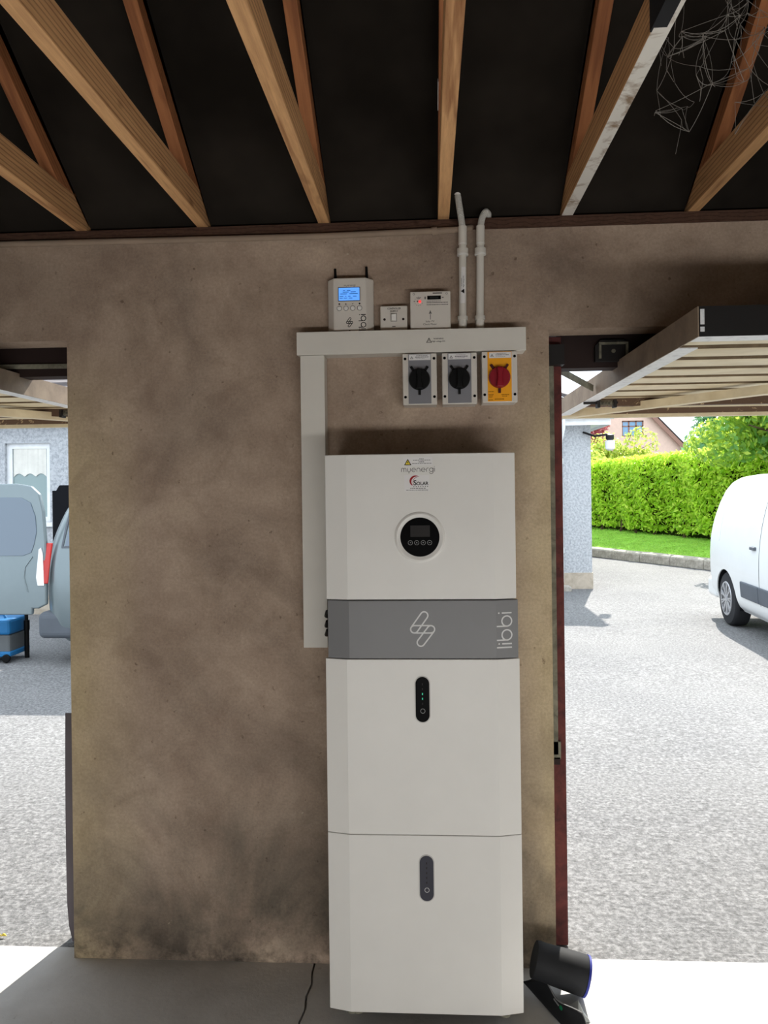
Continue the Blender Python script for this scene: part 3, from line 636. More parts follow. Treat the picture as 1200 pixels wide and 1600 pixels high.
# conduits rising from the trunking
def bez(p, n=14):
    p = [Vector(q) for q in p]; out = []
    for k in range(n + 1):
        t_ = k / n; u = 1 - t_; out.append(p[0] * u ** 3 + p[1] * 3 * u * u * t_ + p[2] * 3 * u * t_ * t_ + p[3] * t_ ** 3)
    return out
def corrugated(pts, r, per=0.0042):
    # resample and modulate the radius
    L = [0]; P = [Vector(q) for q in pts]
    for a, b in zip(P, P[1:]): L.append(L[-1] + (b - a).length)
    n = int(L[-1] / (per / 4)); out = []; rr = []
    for k in range(n + 1):
        s_ = L[-1] * k / n; i = max(j for j in range(len(L)) if L[j] <= s_ + 1e-9); i = min(i, len(P) - 2)
        out.append(P[i].lerp(P[i + 1], (s_ - L[i]) / max(1e-9, L[i + 1] - L[i]))); rr.append(r * (1.0 if k % 4 < 2 else 0.9))
    return out, rr
def conduit(xb, xt, label, flex, sticker=False):
    t = thing('cable_conduit', label, 'conduit', (xb, 2.572, 2.113), 'conduits above the trunking')
    yc = 2.572; X = lambda z: xb + (xt - xb) * (z - 2.11) / 0.36
    tb_ = lambda z0, z1, r, nm, mt='pvc_white': MB().tube([(X(z0), yc, z0), (X(z1), yc, z1)], r, 24).build(nm, mt, t, smooth=True)
    tb_(2.113, 2.152, 0.0138, 'lower_adaptor'); tb_(2.150, 2.163, 0.0172, 'lower_collar')
    tb_(2.12, 2.38, 0.0125, 'rigid_pipe')
    tb_(2.370, 2.388, 0.0185, 'compression_nut'); tb_(2.3655, 2.3705, 0.0190, 'nut_ring', 'white_case')
    tb_(2.388, 2.402, 0.0125, 'neck'); tb_(2.402, 2.4055, 0.0142, 'neck_ring', 'white_case'); tb_(2.4055, 2.462, 0.0140, 'upper_adaptor')
    p, rr = corrugated(flex, 0.0112); MB().tube(p, rr, 16).build('flexible_hose', 'pvc_grey', t, smooth=True)
    if sticker:
        s_ = MB(); n = 8
        for k in range(n):
            a0 = R(-130 + 80 * k / n); a1 = R(-130 + 80 * (k + 1) / n)
            q = [(X(2.23) + 0.0128 * math.cos(a0), yc + 0.0128 * math.sin(a0)), (X(2.23) + 0.0128 * math.cos(a1), yc + 0.0128 * math.sin(a1))]
            s_.add([(q[0][0], q[0][1], 2.205), (q[1][0], q[1][1], 2.205), (q[1][0] + .002, q[1][1], 2.325), (q[0][0] + .002, q[0][1], 2.325)], [(0, 1, 2, 3)])
        ss = s_.build('label_sticker', 'sticker', t, smooth=True)
        q = MB(); y = yc - 0.0136; xs = X(2.24)
        q.poly([(xs + .005, 2.236), (xs + .005, 2.252), (xs - .007, 2.244)], y)
        q.build('sticker_print', 'ink_black', ss)
        text_mesh('High voltage DC', 0.0058, xs + 0.003, 2.276, y, 'sticker_text', 'ink_black', ss, rot=R(-90))
        text_mesh('WARNING', 0.0056, xs - 0.003, 2.274, y, 'sticker_text', 'ink_grey', ss, rot=R(-90))
    return t
c1 = conduit(0.1205, 0.1245, 'white conduit with a warning sticker beside the meter, its hose rising past the joist', bez([(0.1245, 2.572, 2.455), (0.118, 2.572, 2.51), (0.114, 2.572, 2.53), (0.108, 2.57, 2.575)]) + [(0.107, 2.565, 2.60), (0.107, 2.55, 2.66), (0.105, 2.50, 2.75)], True)
MB().tube([(0.1085, 2.571, 2.568), (0.1083, 2.5695, 2.575)], 0.0135, 20).build('coupling_ring', 'white_case', c1, smooth=True)
c2 = conduit(0.1775, 0.1835, 'plain white conduit on the right, its hose bending back over the wall', bez([(0.1835, 2.572, 2.455), (0.186, 2.572, 2.485), (0.192, 2.57, 2.5), (0.203, 2.58, 2.512)]) + [(0.212, 2.61, 2.515), (0.216, 2.66, 2.51), (0.215, 2.70, 2.5)])
pc = thing('wall_conduit', 'thin grey conduit running along the top of the wall', 'conduit', (-0.6, 2.585, 2.44))
plain('pvc_dusty', srgb(150, 132, 116), 0.7, 0.2, var=0.1)
MB().tube([(-1.7, 2.585, 2.457), (-0.9, 2.585, 2.452), (-0.35, 2.585, 2.449), (0.04, 2.585, 2.455), (0.115, 2.588, 2.458), (0.15, 2.6, 2.466), (0.17, 2.64, 2.485)], 0.0105, 14).build('pipe', 'pvc_dusty', pc, smooth=True)
MB().tube([(0.022, 2.585, 2.4535), (0.040, 2.585, 2.4555)], 0.0135, 14).build('clip', 'pvc_dusty', pc, smooth=True)

# ================================================================== BATTERY STACK
YF = 2.30
def module(name, label, cat, x0, x1, z0, z1, mat, ch=0.066, dep=0.016, ylip=0.0, group=None):
    t = thing(name, label, cat, ((x0 + x1) / 2, 2.45, z0), group)
    b = MB(); ye = YF + dep
    b.prism([(x0, ye), (x0 + ch, YF + ylip), (x1 - ch, YF + ylip), (x1, ye), (x1, ye + 0.012), (x0, ye + 0.012)], 'z', z0, z1)
    b.build('front_cover', mat, t, bevel=0.002)
    MB().box(x0 + 0.004, x1 - 0.004, ye + 0.012, YW - 0.012, z0 + 0.003, z1 - 0.003).build('housing', 'shell_side', t, bevel=0.002)
    return t
inv = module('inverter_unit', 'white inverter cabinet with a round black control panel, top of the battery stack', 'inverter', -0.312, 0.258, 1.2605, 1.696, 'white_case')
cx, cz = -0.027, 1.447
# round control panel
MB().lathe([(0.0755, 0), (0.0745, 0.004), (0.069, 0.0075), (0.0635, 0.006), (0.0585, 0.003)], (cx, YF, cz), (0, -1, 0), 56).build('round_bezel', 'white_case', inv, smooth=True)
pn = MB().lathe([(0.0585, 0.001), (0.0585, 0.0042), (0.0, 0.0045)], (cx, YF, cz), (0, -1, 0), 48).build('control_panel', 'black_gloss', inv, smooth=False)
MB().rect(cx - 0.028, cx + 0.03, cz + 0.001, cz + 0.035, YF - 0.005).build('dark_screen', 'screen_off', pn)
for i, dx in enumerate((-0.0285, -0.0095, 0.0098, 0.0288)):
    m = MB(); m.ring(cx + dx, cz - 0.0165, 0.0066, 0.0011, YF - 0.005, 18)
    x, z, y = cx + dx, cz - 0.0165, YF - 0.005
    if i == 0: m.poly([(x - .002, z), (x + .002, z - .002), (x + .002, z + .002)], y)
    if i == 1: m.poly([(x - .0025, z - .0015), (x + .0025, z - .0015), (x, z + .0025)], y)
    if i == 2: m.poly([(x - .0025, z + .0015), (x, z - .0025), (x + .0025, z + .0015)], y)
    if i == 3: m.rect(x - .0025, x + .0025, z - .0007, z + .0007, y)
    m.build('touch_key', 'mark_grey', pn)
# stickers and lettering
s_ = MB().rect(-0.0735, 0.013, 1.6605, 1.6855, YF - 0.0004).build('warning_sticker', 'sticker', inv)
q = MB(); warn_triangle(q, -0.0605, 1.6715, 0.019, YF - 0.0008); q.build('warning_symbol', ['warning_yellow', 'ink_black'], s_)
q = MB()
for z, a, b, h in ((1.6805, -.026, -.013, .0018), (1.6765, -.045, .007, .0016), (1.6715, -.028, -.012, .0024), (1.6668, -.048, .010, .0016)):
    x = a
    while x < b: e = rnd.uniform(.003, .009); q.rect(x, min(x + e, b), z - h / 2, z + h / 2, YF - 0.0008); x += e + .0012
q.build('sticker_print', 'ink_grey', s_)
m = MB(); L0 = myenergi(MB(), 0, 0, 0.0125, 0, 0.001); sc_ = 0.0985 / L0
myenergi(m, -0.0795, 1.6420, 0.0125 * sc_, YF - 0.0005, 0.0017); m.build('maker_lettering', 'ink_grey', inv)
s_ = MB().rect(-0.071, 0.003, 1.584, 1.6325, YF - 0.0004).build('installer_sticker', 'sticker', inv)
q = MB(); c0 = (-0.0385, 1.6145); n = 20; pts = []
for k in range(n + 1): a = 62 + (232 - 62) * k / n; pts.append((c0[0] + 0.0175 * math.cos(R(a)), c0[1] + 0.0165 * math.sin(R(a))))
for k in range(n, -1, -1): a = 62 + (232 - 62) * k / n; pts.append((c0[0] + 0.0035 + 0.0165 * math.cos(R(a)) * (0.9 + 0.1 * abs(k / n * 2 - 1)) , c0[1] - 0.001 + 0.0148 * math.sin(R(a)) * (0.9 + 0.12 * abs(k / n * 2 - 1))))
for k in range(n): q.poly([pts[k], pts[k + 1], pts[2 * n - k], pts[2 * n + 1 - k]], YF - 0.0008)
q.stroke(arc(-0.032, 1.612, 0.0135, 95, 215, 14), 0.0012, YF - 0.0008); q.build('crescent_mark', 'ink_red', s_)
text_mesh('S', 0.0215, -0.0395, 1.6085, YF - 0.0009, 'installer_lettering', 'ink_black', s_, bold=0.0004)
text_mesh('OLAR', 0.0145, -0.0175, 1.6065, YF - 0.0009, 'installer_lettering', 'ink_black', s_, bold=0.0003, sx=0.95)
q = MB()
for k in range(7): q.rect(-.0445 + .0068 * k, -.0415 + .0068 * k, 1.5965, 1.5992, YF - 0.0008)
for z, a, b, h in ((1.5925, -.054, -.008, .0022), (1.5872, -.066, -.001, .0018)):
    x = a
    while x < b: e = rnd.uniform(.002, .007); q.rect(x, min(x + e, b), z - h / 2, z + h / 2, YF - 0.0008); x += e + .0013
q.build('sticker_print', 'ink_grey', s_)

gm = module('junction_unit', 'grey cabinet band with pale bolt emblem between the white cabinets', 'cabinet', -0.3085, 0.2625, 1.0835, 1.2575, 'grey_case')
m = MB(); emblem(m, -0.0225, 1.1715, 0.104, YF - 0.0005, 0.0042); m.build('bolt_emblem', 'logo_light', gm)
# lettering lies on the chamfered right-hand face
tt = bpy.data.objects.new('side_lettering', None)
m = MB(); libbi(m, 0.0, 0.0, 0.108, 0.0, 0.0042)
ang = math.atan2(0.016, 0.066); c_, s1 = math.cos(ang), math.sin(ang); bx0 = 0.2625 - 0.066 + 0.031; by0 = YF + 0.016 * 0.031 / 0.066
m.v = [(bx0 + p[0] * c_ + 0.0006 * s1, by0 + p[0] * s1 - 0.0008 * c_, 1.168 + p[2]) for p in m.v]
m.build('side_lettering', 'logo_light', gm)
bpy.data.objects.remove(tt)
for k, z in enumerate((1.20, 1.168, 1.14)):
    MB().tube([(-0.306, 2.42 + 0.01 * k, z + 0.008), (-0.325, 2.43, z + 0.004), (-0.331, 2.45, z - 0.012), (-0.327, 2.55, z - 0.03)], 0.007, 10).build('side_cable', 'black_plastic', gm, smooth=True)

def pill(m, xc, zc, w, h, y):
    r = w / 2; return arc(xc, zc + h / 2 - r, r, 0, 180, 14) + arc(xc, zc - h / 2 + r, r, 180, 360, 14)
def battery(label, z0, z1, zc, lit, xo):
    t = module('battery_module', label, 'battery', -0.3165, 0.2655, z0, z1, 'white_case', 0.066, 0.016, group='battery modules')
    p = pill(None, xo, zc, 0.047, 0.141, 0); MB().prism(p, 'y', YF - 0.0012, YF).build('panel_rim', 'shell_side', t)
    p = pill(None, xo, zc, 0.041, 0.135, 0); pn = MB().prism(p, 'y', YF - 0.003, YF - 0.0005).build('indicator_panel', 'black_gloss' if lit else 'slate_plastic', t, bevel=0.001)
    m = MB(); m.ring(xo + 0.0005, zc - 0.034, 0.0066, 0.0013, YF - 0.0033, 20); m.build('push_ring', 'logo_light' if not lit else 'mark_grey', pn)
    for k in range(5):
        z = zc + 0.046 - 0.0145 * k; on = lit and k in (2, 3)
        MB().rect(xo - 0.0016, xo + 0.0016, z - 0.003, z + 0.003, YF - 0.0033).build('charge_light', 'led_green' if on else 'screen_off', pn)
    return t
plain('slate_plastic', srgb(58, 58, 68), 0.4, 0.3, var=0.03)
battery('upper white battery cabinet with a black pill-shaped panel showing green charge lights', 0.5565, 1.0815, 0.962, True, -0.025)
bl = battery('lower white battery cabinet with an unlit slate pill-shaped panel, standing on the floor', 0.022, 0.555, 0.428, False, -0.019)
for x in (-0.255, -0.235, 0.215):
    MB().lathe([(0.016, 0), (0.016, 0.006), (0.006, 0.008), (0.006, 0.044)], (x, 2.37, G), (0, 0, 1), 16).build('levelling_foot', 'dusty_metal', bl, smooth=True)
for x in (-0.24, 0.215):
    MB().lathe([(0.016, 0), (0.016, 0.006), (0.006, 0.008), (0.006, 0.044)], (x, 2.53, G), (0, 0, 1), 16).build('levelling_foot', 'dusty_metal', bl, smooth=True)

# ================================================================== LITTER BY THE RIGHT POST
tu = thing('black_tube', 'short fat black rubber tube with a blue rim lying by the door post', 'tube', (0.41, 2.50, G))
a = Vector((0.318, 2.475, 0.088)); b = Vector((0.480, 2.465, 0.043)); ax = (b - a).normalized(); Lt = (b - a).length
MB().lathe([(0.046, 0.0), (0.054, 0.0), (0.056, 0.012), (0.055, 0.03), (0.0585, 0.10), (0.060, Lt - 0.012), (0.058, Lt - 0.004), (0.052, Lt), (0.050, Lt - 0.01), (0.048, 0.02)], a, ax, 36).build('sleeve', 'rubber', tu, smooth=True)
MB().lathe([(0.0515, Lt - 0.008), (0.0605, Lt - 0.006), (0.0605, Lt + 0.001), (0.0515, Lt + 0.002)], a, ax, 36).build('rim', 'blue_rim', tu, smooth=True)
# curled black sheet leaning below the tube
fp = thing('rubber_sheet', 'curled black rubber sheet with a round green emblem beside the cabinet foot', 'sheet', (0.36, 2.40, G))
nu, nv = 16, 8; P = {}
def sheet(u, v):
    # u along its length from the wall corner towards the camera, v across
    top = Vector((0.300, 2.50, 0.030)).lerp(Vector((0.442, 2.300, 0.028)), u)
    low = Vector((0.285, 2.505, -0.005)).lerp(Vector((0.405, 2.265, G + 0.004)), u)
    p = low.lerp(top, v); p.x += 0.016 * math.sin(u * 5.2 + 0.6) * v + 0.018 * math.sin(v * math.pi); p.z += 0.010 * math.sin(u * 7 + 1) * v; p.y -= 0.012 * math.sin(v * math.pi)
    p.z = max(p.z, G + 0.003); return p
m = MB(); vs_ = []
for i in range(nu + 1):
    for j in range(nv + 1): vs_.append(sheet(i / nu, j / nv))
fs = [(i * (nv + 1) + j, (i + 1) * (nv + 1) + j, (i + 1) * (nv + 1) + j + 1, i * (nv + 1) + j + 1) for i in range(nu) for j in range(nv)]
m.add(vs_, fs); o = m.build('sheet', 'rubber', fp, smooth=True); so = o.modifiers.new('thickness', 'SOLIDIFY'); so.thickness = 0.005; so.offset = 0
MB().tube([sheet(k / 20, 1.0) for k in range(21)], 0.0022, 6).build('pale_edge', 'mark_grey', fp, smooth=True)
c = sheet(0.60, 0.66); nrm = (sheet(0.62, 0.66) - sheet(0.58, 0.66)).cross(sheet(0.60, 0.70) - sheet(0.60, 0.62)).normalized()
if nrm.y > 0: nrm = -nrm
MB().lathe([(0.0075, 0.0025), (0.0075, 0.0042), (0.0, 0.0045)], c, nrm, 16).build('round_emblem', 'emblem_green', fp)
MB().bar(sheet(0.42, 0.66) + nrm * 0.004, sheet(0.55, 0.67) + nrm * 0.004, 0.0045, 0.0015, up=tuple(nrm)).build('pale_mark', 'mark_grey', fp)
m = MB(); m.add([(0.418, 2.42, G + 0.001), (0.455, 2.395, G + 0.001), (0.468, 2.345, G + 0.002), (0.43, 2.335, G + 0.001), (0.442, 2.40, G + 0.03), (0.452, 2.36, G + 0.012)], [(0, 1, 4), (1, 2, 5, 4), (2, 3, 5), (3, 0, 4, 5), (3, 2, 1, 0)])
tag(m.build('paper_scrap', 'paper'), 'crumpled pale paper scrap on the floor beside the black rubber sheet', 'paper')
for k, (x, y) in enumerate(((-1.59, 2.72), (-1.565, 2.715))):
    m = MB(); r1 = 0.014
    m.add([(x - r1, y, G), (x - r1 * .2, y - .008, G + .006), (x + r1, y, G + .002), (x + r1 * .2, y + .008, G + .007), (x, y, G + .012)], [(0, 1, 4), (1, 2, 4), (2, 3, 4), (3, 0, 4), (3, 2, 1, 0)])
    tag(m.build('fallen_leaf', 'yellow_leaf'), ('curled yellow leaf on the left threshold, further from the pier', 'curled yellow leaf on the left threshold, nearer to the pier')[k], 'leaf', 'yellow leaves on the left threshold')
# dusty cobwebs hanging among the right trusses
cw = MB(); rr_ = random.Random(21); hubs = []
for k in range(110):
    hubs.append(Vector((rr_.uniform(0.57, 0.98), rr_.uniform(1.72, 2.12), rr_.uniform(2.50, 2.82))))
used = set()
for k in range(330):
    a = rr_.choice(hubs); c = sorted(hubs, key=lambda h: (h - a).length)[rr_.randint(1, 7)]
    key = tuple(sorted((hubs.index(a), hubs.index(c))))
    if key in used: continue
    used.add(key)
    mid = (a + c) / 2 + Vector((rr_.uniform(-.015, .015), rr_.uniform(-.01, .01), -rr_.uniform(0.0, .02)))
    cw.tube(bez([a, a.lerp(mid, .7), c.lerp(mid, .7), c], 5), [rr_.uniform(.0003, .0007)] * 6, 4)
for k in range(30):
    a = rr_.choice(hubs); cw.tube([a, a + Vector((rr_.uniform(-.01, .01), 0, -.03)), a + Vector((rr_.uniform(-.02, .02), 0, -rr_.uniform(.05, .09)))], .0005, 4)
tag(cw.build('cobweb', 'cobweb'), 'tangle of dusty grey cobwebs hanging beside the rightmost roof truss', 'cobweb', kind='stuff')

# ================================================================== OUTSIDE
GZ = -0.10
# ------------------------------------------------------------------ the bungalow across the yard
ho = thing('bungalow', 'pale pebbledashed bungalow with white eaves across the yard', 'house', (-4, 12.95, GZ))
HX0, HX1, HY = -14.0, 2.70, 12.95
wx0, wx1, wz0, wz1 = -5.945, -5.295, 1.19, 2.304; WY = 10.5; WX1 = -2.9
b = MB()
b.box(HX0, wx0, WY, WY + 0.3, 0.17, 2.70).box(wx1, WX1, WY, WY + 0.3, 0.17, 2.70).box(wx0, wx1, WY, WY + 0.3, 0.17, wz0).box(wx0, wx1, WY, WY + 0.3, wz1, 2.70).box(WX1 - 0.3, WX1, WY + 0.3, HY, 0.17, 2.70).box(WX1 - 0.3, HX1, HY, HY + 0.3, 0.17, 2.70)
b.box(HX1 - 0.3, HX1, HY + 0.3, HY + 8, 0.17, 2.70).box(HX0, HX1 - 0.3, HY + 7.7, HY + 8, 0.17, 2.70)
b.build('wall', 'pebbledash', ho)
MB().box(HX0, HX1 + 0.012, HY - 0.012, HY + 8, GZ, 0.17).box(HX0, WX1 + 0.012, WY - 0.012, HY - 0.012, GZ, 0.17).build('plinth', 'plinth_cement', ho)
MB().box(WX1 + 0.27, HX1 + 0.27, HY - 0.27, HY - 0.25, 2.60, 2.76).box(HX0, WX1 + 0.27, WY - 0.27, WY - 0.25, 2.60, 2.76).box(WX1 + 0.25, WX1 + 0.27, WY - 0.25, HY - 0.25, 2.60, 2.76).box(HX1 + 0.25, HX1 + 0.27, HY - 0.25, HY + 8.2, 2.60, 2.76).build('fascia', 'upvc', ho)
MB().box(HX0, HX1 + 0.25, HY - 0.25, HY, 2.64, 2.66).box(HX0, WX1 + 0.25, WY - 0.25, HY - 0.25, 2.64, 2.66).box(HX1, HX1 + 0.25, HY, HY + 8.2, 2.64, 2.66).build('soffit', 'upvc', ho)
MB().tube([(WX1 + 0.3, HY - 0.33, 2.74), (HX1 + 0.30, HY - 0.33, 2.74)], 0.055, 12).tube([(HX0, WY - 0.33, 2.74), (WX1 + 0.30, WY - 0.33, 2.74)], 0.055, 12).build('gutter', 'upvc', ho, smooth=True)
dp = MB().tube([(2.20, HY - 0.32, 2.70), (2.20, HY - 0.30, 2.56), (2.19, HY - 0.07, 2.36), (2.19, HY - 0.06, 2.2), (2.19, HY - 0.06, GZ + 0.12)], 0.036, 12).build('downpipe', 'upvc', ho, smooth=True)
MB().box(2.08, 2.30, HY - 0.32, HY - 0.02, GZ, GZ + 0.07).build('drain_kerb', 'kerb_stone', ho)
for z in (1.98, 0.5): MB().tube([(2.19, HY - 0.06, z), (2.19, HY - 0.06, z + 0.09)], 0.044, 12).build('pipe_socket', 'upvc', dp, smooth=True)
# hipped tiled roof, in courses that step
rx = HX1 + 0.3; n = 16; rise = 2.1; run = 4.3
for k in range(n):
    f0, f1 = k / n, (k + 1) / n
    def pt(f, dz): 
        return [(HX0, HY - 0.3 + run * f, 2.78 + rise * f + dz), (rx - run * f, HY - 0.3 + run * f, 2.78 + rise * f + dz), (rx - run * f, HY + 8.3 - run * f, 2.78 + rise * f + dz)]
    lo, hi = pt(f0, 0.045), pt(f1, 0.0); lo2 = pt(f0, 0.0)
    m = MB().add(lo + hi + lo2, [(0, 1, 4, 3), (1, 2, 5, 4), (6, 7, 1, 0), (7, 8, 2, 1)])
    m.build('roof_course', 'roof_tile', ho)
for k in range(10):
    f0, f1 = k / 10, (k + 1) / 10
    def pw(f, dz): return [(HX0, WY - 0.3 + 2.75 * f, 2.78 + 1.34 * f + dz), (WX1 + 0.3 - 2.75 * f, WY - 0.3 + 2.75 * f, 2.78 + 1.34 * f + dz), (WX1 + 0.3 - 2.75 * f, HY + 2.6, 2.78 + 1.34 * f + dz)]
    lo, hi, lo2 = pw(f0, 0.045), pw(f1, 0.0), pw(f0, 0.0)
    MB().add(lo + hi + lo2, [(0, 1, 4, 3), (1, 2, 5, 4), (6, 7, 1, 0), (7, 8, 2, 1)]).build('roof_course', 'roof_tile', ho)
MB().bar((HX1 + 0.28, HY - 0.28, 2.86), (rx - run, HY - 0.3 + run, 2.78 + rise + 0.05), 0.16, 0.06).build('hip_tiles', 'roof_tile', ho)
wf = MB()
fw = 0.075
wf.box(wx0, wx1, WY + 0.06, WY + 0.12, wz0, wz0 + fw).box(wx0, wx1, WY + 0.06, WY + 0.12, wz1 - fw, wz1).box(wx0, wx0 + fw, WY + 0.06, WY + 0.12, wz0 + fw, wz1 - fw).box(wx1 - fw, wx1, WY + 0.06, WY + 0.12, wz0 + fw, wz1 - fw)
w_ = wf.build('window', 'upvc', ho)
MB().box(wx0 + fw, wx1 - fw, WY + 0.085, WY + 0.095, wz0 + fw, wz1 - fw).build('pane', 'pane_glass', w_)
MB().box(wx0 - 0.05, wx1 + 0.05, WY - 0.06, WY + 0.06, wz0 - 0.06, wz0).build('sill', 'upvc', w_)
m = MB(); nseg = 22; top = []; bot = []
for k in range(nseg + 1):
    u = k / nseg; x = wx0 + fw + 0.01 + (wx1 - wx0 - 2 * fw - 0.02) * u; y = WY + 0.074 + 0.004 * math.cos(u * 40)
    top.append((x, y, wz1 - fw)); bot.append((x, y, wz1 - fw - 0.40 + 0.05 * abs(math.sin(u * 9.4))))
m.add(top + bot, [(k, k + 1, nseg + 2 + k, nseg + 1 + k) for k in range(nseg)]); m.build('net_curtain', 'curtain', w_)
# lamp on a bracket at the house corner
wl = thing('wall_light', 'black bracket wall light with a white body at the corner of the bungalow', 'wall light', (2.68, 12.85, 2.36))
MB().bar((2.58, 12.94, 2.50), (2.74, 12.78, 2.42), 0.04, 0.03).build('strut', 'black_metal', wl)
MB().tube([(2.72, 12.80, 2.42), (2.84, 12.80, 2.44), (2.98, 12.80, 2.45)], 0.018, 8).build('arm', 'black_metal', wl, smooth=True)
MB().lathe([(0.045, 0.10), (0.065, 0.09), (0.065, 0.02), (0.04, 0.0)], (2.98, 12.80, 2.35), (0, 0, 1), 20).build('cap', 'black_metal', wl, smooth=True)
MB().lathe([(0.03, 0.0), (0.075, 0.03), (0.08, 0.16), (0.05, 0.17)], (2.98, 12.80, 2.185), (0, 0, 1), 20).build('body', 'upvc', wl, smooth=True)

# ------------------------------------------------------------------ vans
ZL = [0.22, 0.28, 0.38, 0.55, 0.75, 0.95, 1.12, 1.30, 1.48, 1.62, 1.72, 1.785, 1.82, 1.835]
HWL = [0.80, 0.87, 0.905, 0.92, 0.925, 0.92, 0.905, 0.875, 0.83, 0.785, 0.73, 0.65, 0.52, 0.20]
X0L = [0.16, 0.10, 0.05, 0.03, 0.02, 0.02, 0.04, 0.09, 0.16, 0.235, 0.31, 0.40, 0.55, 1.0]
X1L = [4.05, 4.25, 4.34, 4.36, 4.32, 4.15, 3.45, 3.15, 2.86, 2.62, 2.44, 2.28, 2.05, 1.6]
def interp(z, L): return float(np.interp(z, ZL, L))
ZF = np.linspace(0, 1, 40)
ZF = np.interp(ZF, np.linspace(0, 1, len(ZL)), ZL)
def smooth_interp(L):
    v_ = np.interp(ZF, ZL, L); k = np.array([1, 2, 3, 2, 1]) / 9.0
    p = np.pad(v_, 2, mode='edge'); return np.convolve(p, k, 'valid')
HWs, X0s, X1s = smooth_interp(HWL), smooth_interp(X0L), smooth_interp(X1L)
def hw(z): return float(np.interp(z, ZF, HWs))
def van_body(name, mat, parent):
    b = MB(); n = 0; rings = []
    for i, z in enumerate(ZF):
        w, xa, xb = HWs[i], X0s[i], X1s[i]; r = min(0.20, w * 0.9); ring = []
        for (cx_, cy_, a0) in ((xb - r * 1.6, w - r, 0), (xa + r, w - r, 90), (xa + r, -w + r, 180), (xb - r * 1.6, -w + r, 270)):
            rx_ = r * 1.6 if a0 in (0, 270) else r
            for k in range(9):
                a = R(a0 + 90 * k / 8); ring.append((cx_ + rx_ * math.cos(a), cy_ + r * math.sin(a), z))
        rings.append(ring)
    # extra stations along the flanks so that the arches cut cleanly
    n = len(rings[0])
    for ring in rings: b.v += ring
    for i in range(len(rings) - 1):
        for k in range(n): b.f.append((i * n + k, i * n + (k + 1) % n, (i + 1) * n + (k + 1) % n, (i + 1) * n + k)); b.mi.append(0)
    b.f.append(tuple(range(n))[::-1]); b.f.append(tuple((len(rings) - 1) * n + k for k in range(n))); b.mi += [0, 0]
    o = b.build(name, mat, None, smooth=True)
    cut = MB()
    for x in (0.78, 3.50):
        for s_ in (-1, 1): cut.tube([(x, s_ * 0.62, 0.30), (x, s_ * 1.1, 0.30)], 0.375, 40)
    c = cut.build('cut', mat)
    md = o.modifiers.new('arches', 'BOOLEAN'); md.operation = 'DIFFERENCE'; md.object = c; md.solver = 'EXACT'
    dg = bpy.context.evaluated_depsgraph_get(); me = bpy.data.meshes.new_from_object(o.evaluated_get(dg)); me.name = name
    o.modifiers.clear(); old = o.data; o.data = me; bpy.data.meshes.remove(old)
    bpy.data.objects.remove(c, do_unlink=True)
    me.polygons.foreach_set('use_smooth', [True] * len(me.polygons))
    try: me.set_sharp_from_angle(angle=R(35))
    except Exception: pass
    o.parent = parent; return o
def flank(m, pts, out=0.004, inn=0.0):
    """a plate lying on the near flank (local -y): pts = outline in (x, z), as a fan of quads top/bottom matched"""
    n = len(pts); vs_ = [(p[0], -(hw(p[1]) + out), p[1]) for p in pts] + [(p[0], -(hw(p[1]) + inn), p[1]) for p in pts]
    m.add(vs_, [tuple(range(n))] + [(i, (i + 1) % n, n + (i + 1) % n, n + i) for i in range(n)]); return m
def flank_grid(m, x0, x1, z0, z1, out, inn=-0.01, nx=2, nz=6, slx=0.0):
    vs_ = []; fs = []
    for i in range(nx + 1):
        for j in range(nz + 1):
            z = z0 + (z1 - z0) * j / nz; x = x0 + (x1 - x0) * i / nx + slx * (z - z0)
            vs_.append((x, -(hw(z) + out), z))
    q = len(vs_)
    vs_ += [(p[0], p[1] + out - inn, p[2]) for p in vs_]
    for i in range(nx):
        for j in range(nz): a = i * (nz + 1) + j; fs += [(a, a + nz + 1, a + nz + 2, a + 1), (q + a, q + a + 1, q + a + nz + 2, q + a + nz + 1)]
    for j in range(nz):
        fs += [(j, j + 1, q + j + 1, q + j), (nx * (nz + 1) + j, q + nx * (nz + 1) + j, q + nx * (nz + 1) + j + 1, nx * (nz + 1) + j + 1)]
    for i in range(nx):
        a = i * (nz + 1); fs += [(a, q + a, q + a + nz + 1, a + nz + 1), (a + nz, a + nz + nz + 1, q + a + nz + nz + 1, q + a + nz)]
    return m.add(vs_, fs)
def wheel(x, side, parent):
    y = side * 0.905; o_ = side
    w = MB().lathe([(0.20, 0.0), (0.235, -0.004), (0.30, -0.01), (0.318, -0.03), (0.322, -0.06), (0.322, -0.16), (0.318, -0.19), (0.29, -0.205)], (x, y, 0.322), (0, o_, 0), 48).build('wheel', 'tyre', parent, smooth=True, local=True)
    rim = MB().lathe([(0.208, -0.012), (0.200, 0.002), (0.19, 0.004), (0.18, -0.02), (0.06, -0.035), (0.0, -0.03)], (x, y, 0.322), (0, o_, 0), 40).build('hubcap', 'van_plastic', w, smooth=True, local=True)
    rg = MB().lathe([(0.206, 0.0), (0.202, 0.006), (0.184, 0.006), (0.182, -0.01)], (x, y, 0.322), (0, o_, 0), 40)
    for k in range(9):
        for d in (-5.5, 5.5):
            a = R(40 * k + d); rg.bar((x + 0.03 * math.cos(a), y - o_ * 0.008, 0.322 + 0.03 * math.sin(a)), (x + 0.19 * math.cos(a), y + o_ * 0.002, 0.322 + 0.19 * math.sin(a)), 0.017, 0.016, up=(0, 1, 0))
    rg.lathe([(0.045, -0.02), (0.045, 0.004), (0.03, 0.008), (0.0, 0.008)], (x, y, 0.322), (0, o_, 0), 20)
    rg.build('spokes', 'alloy', w, local=True)
    return w
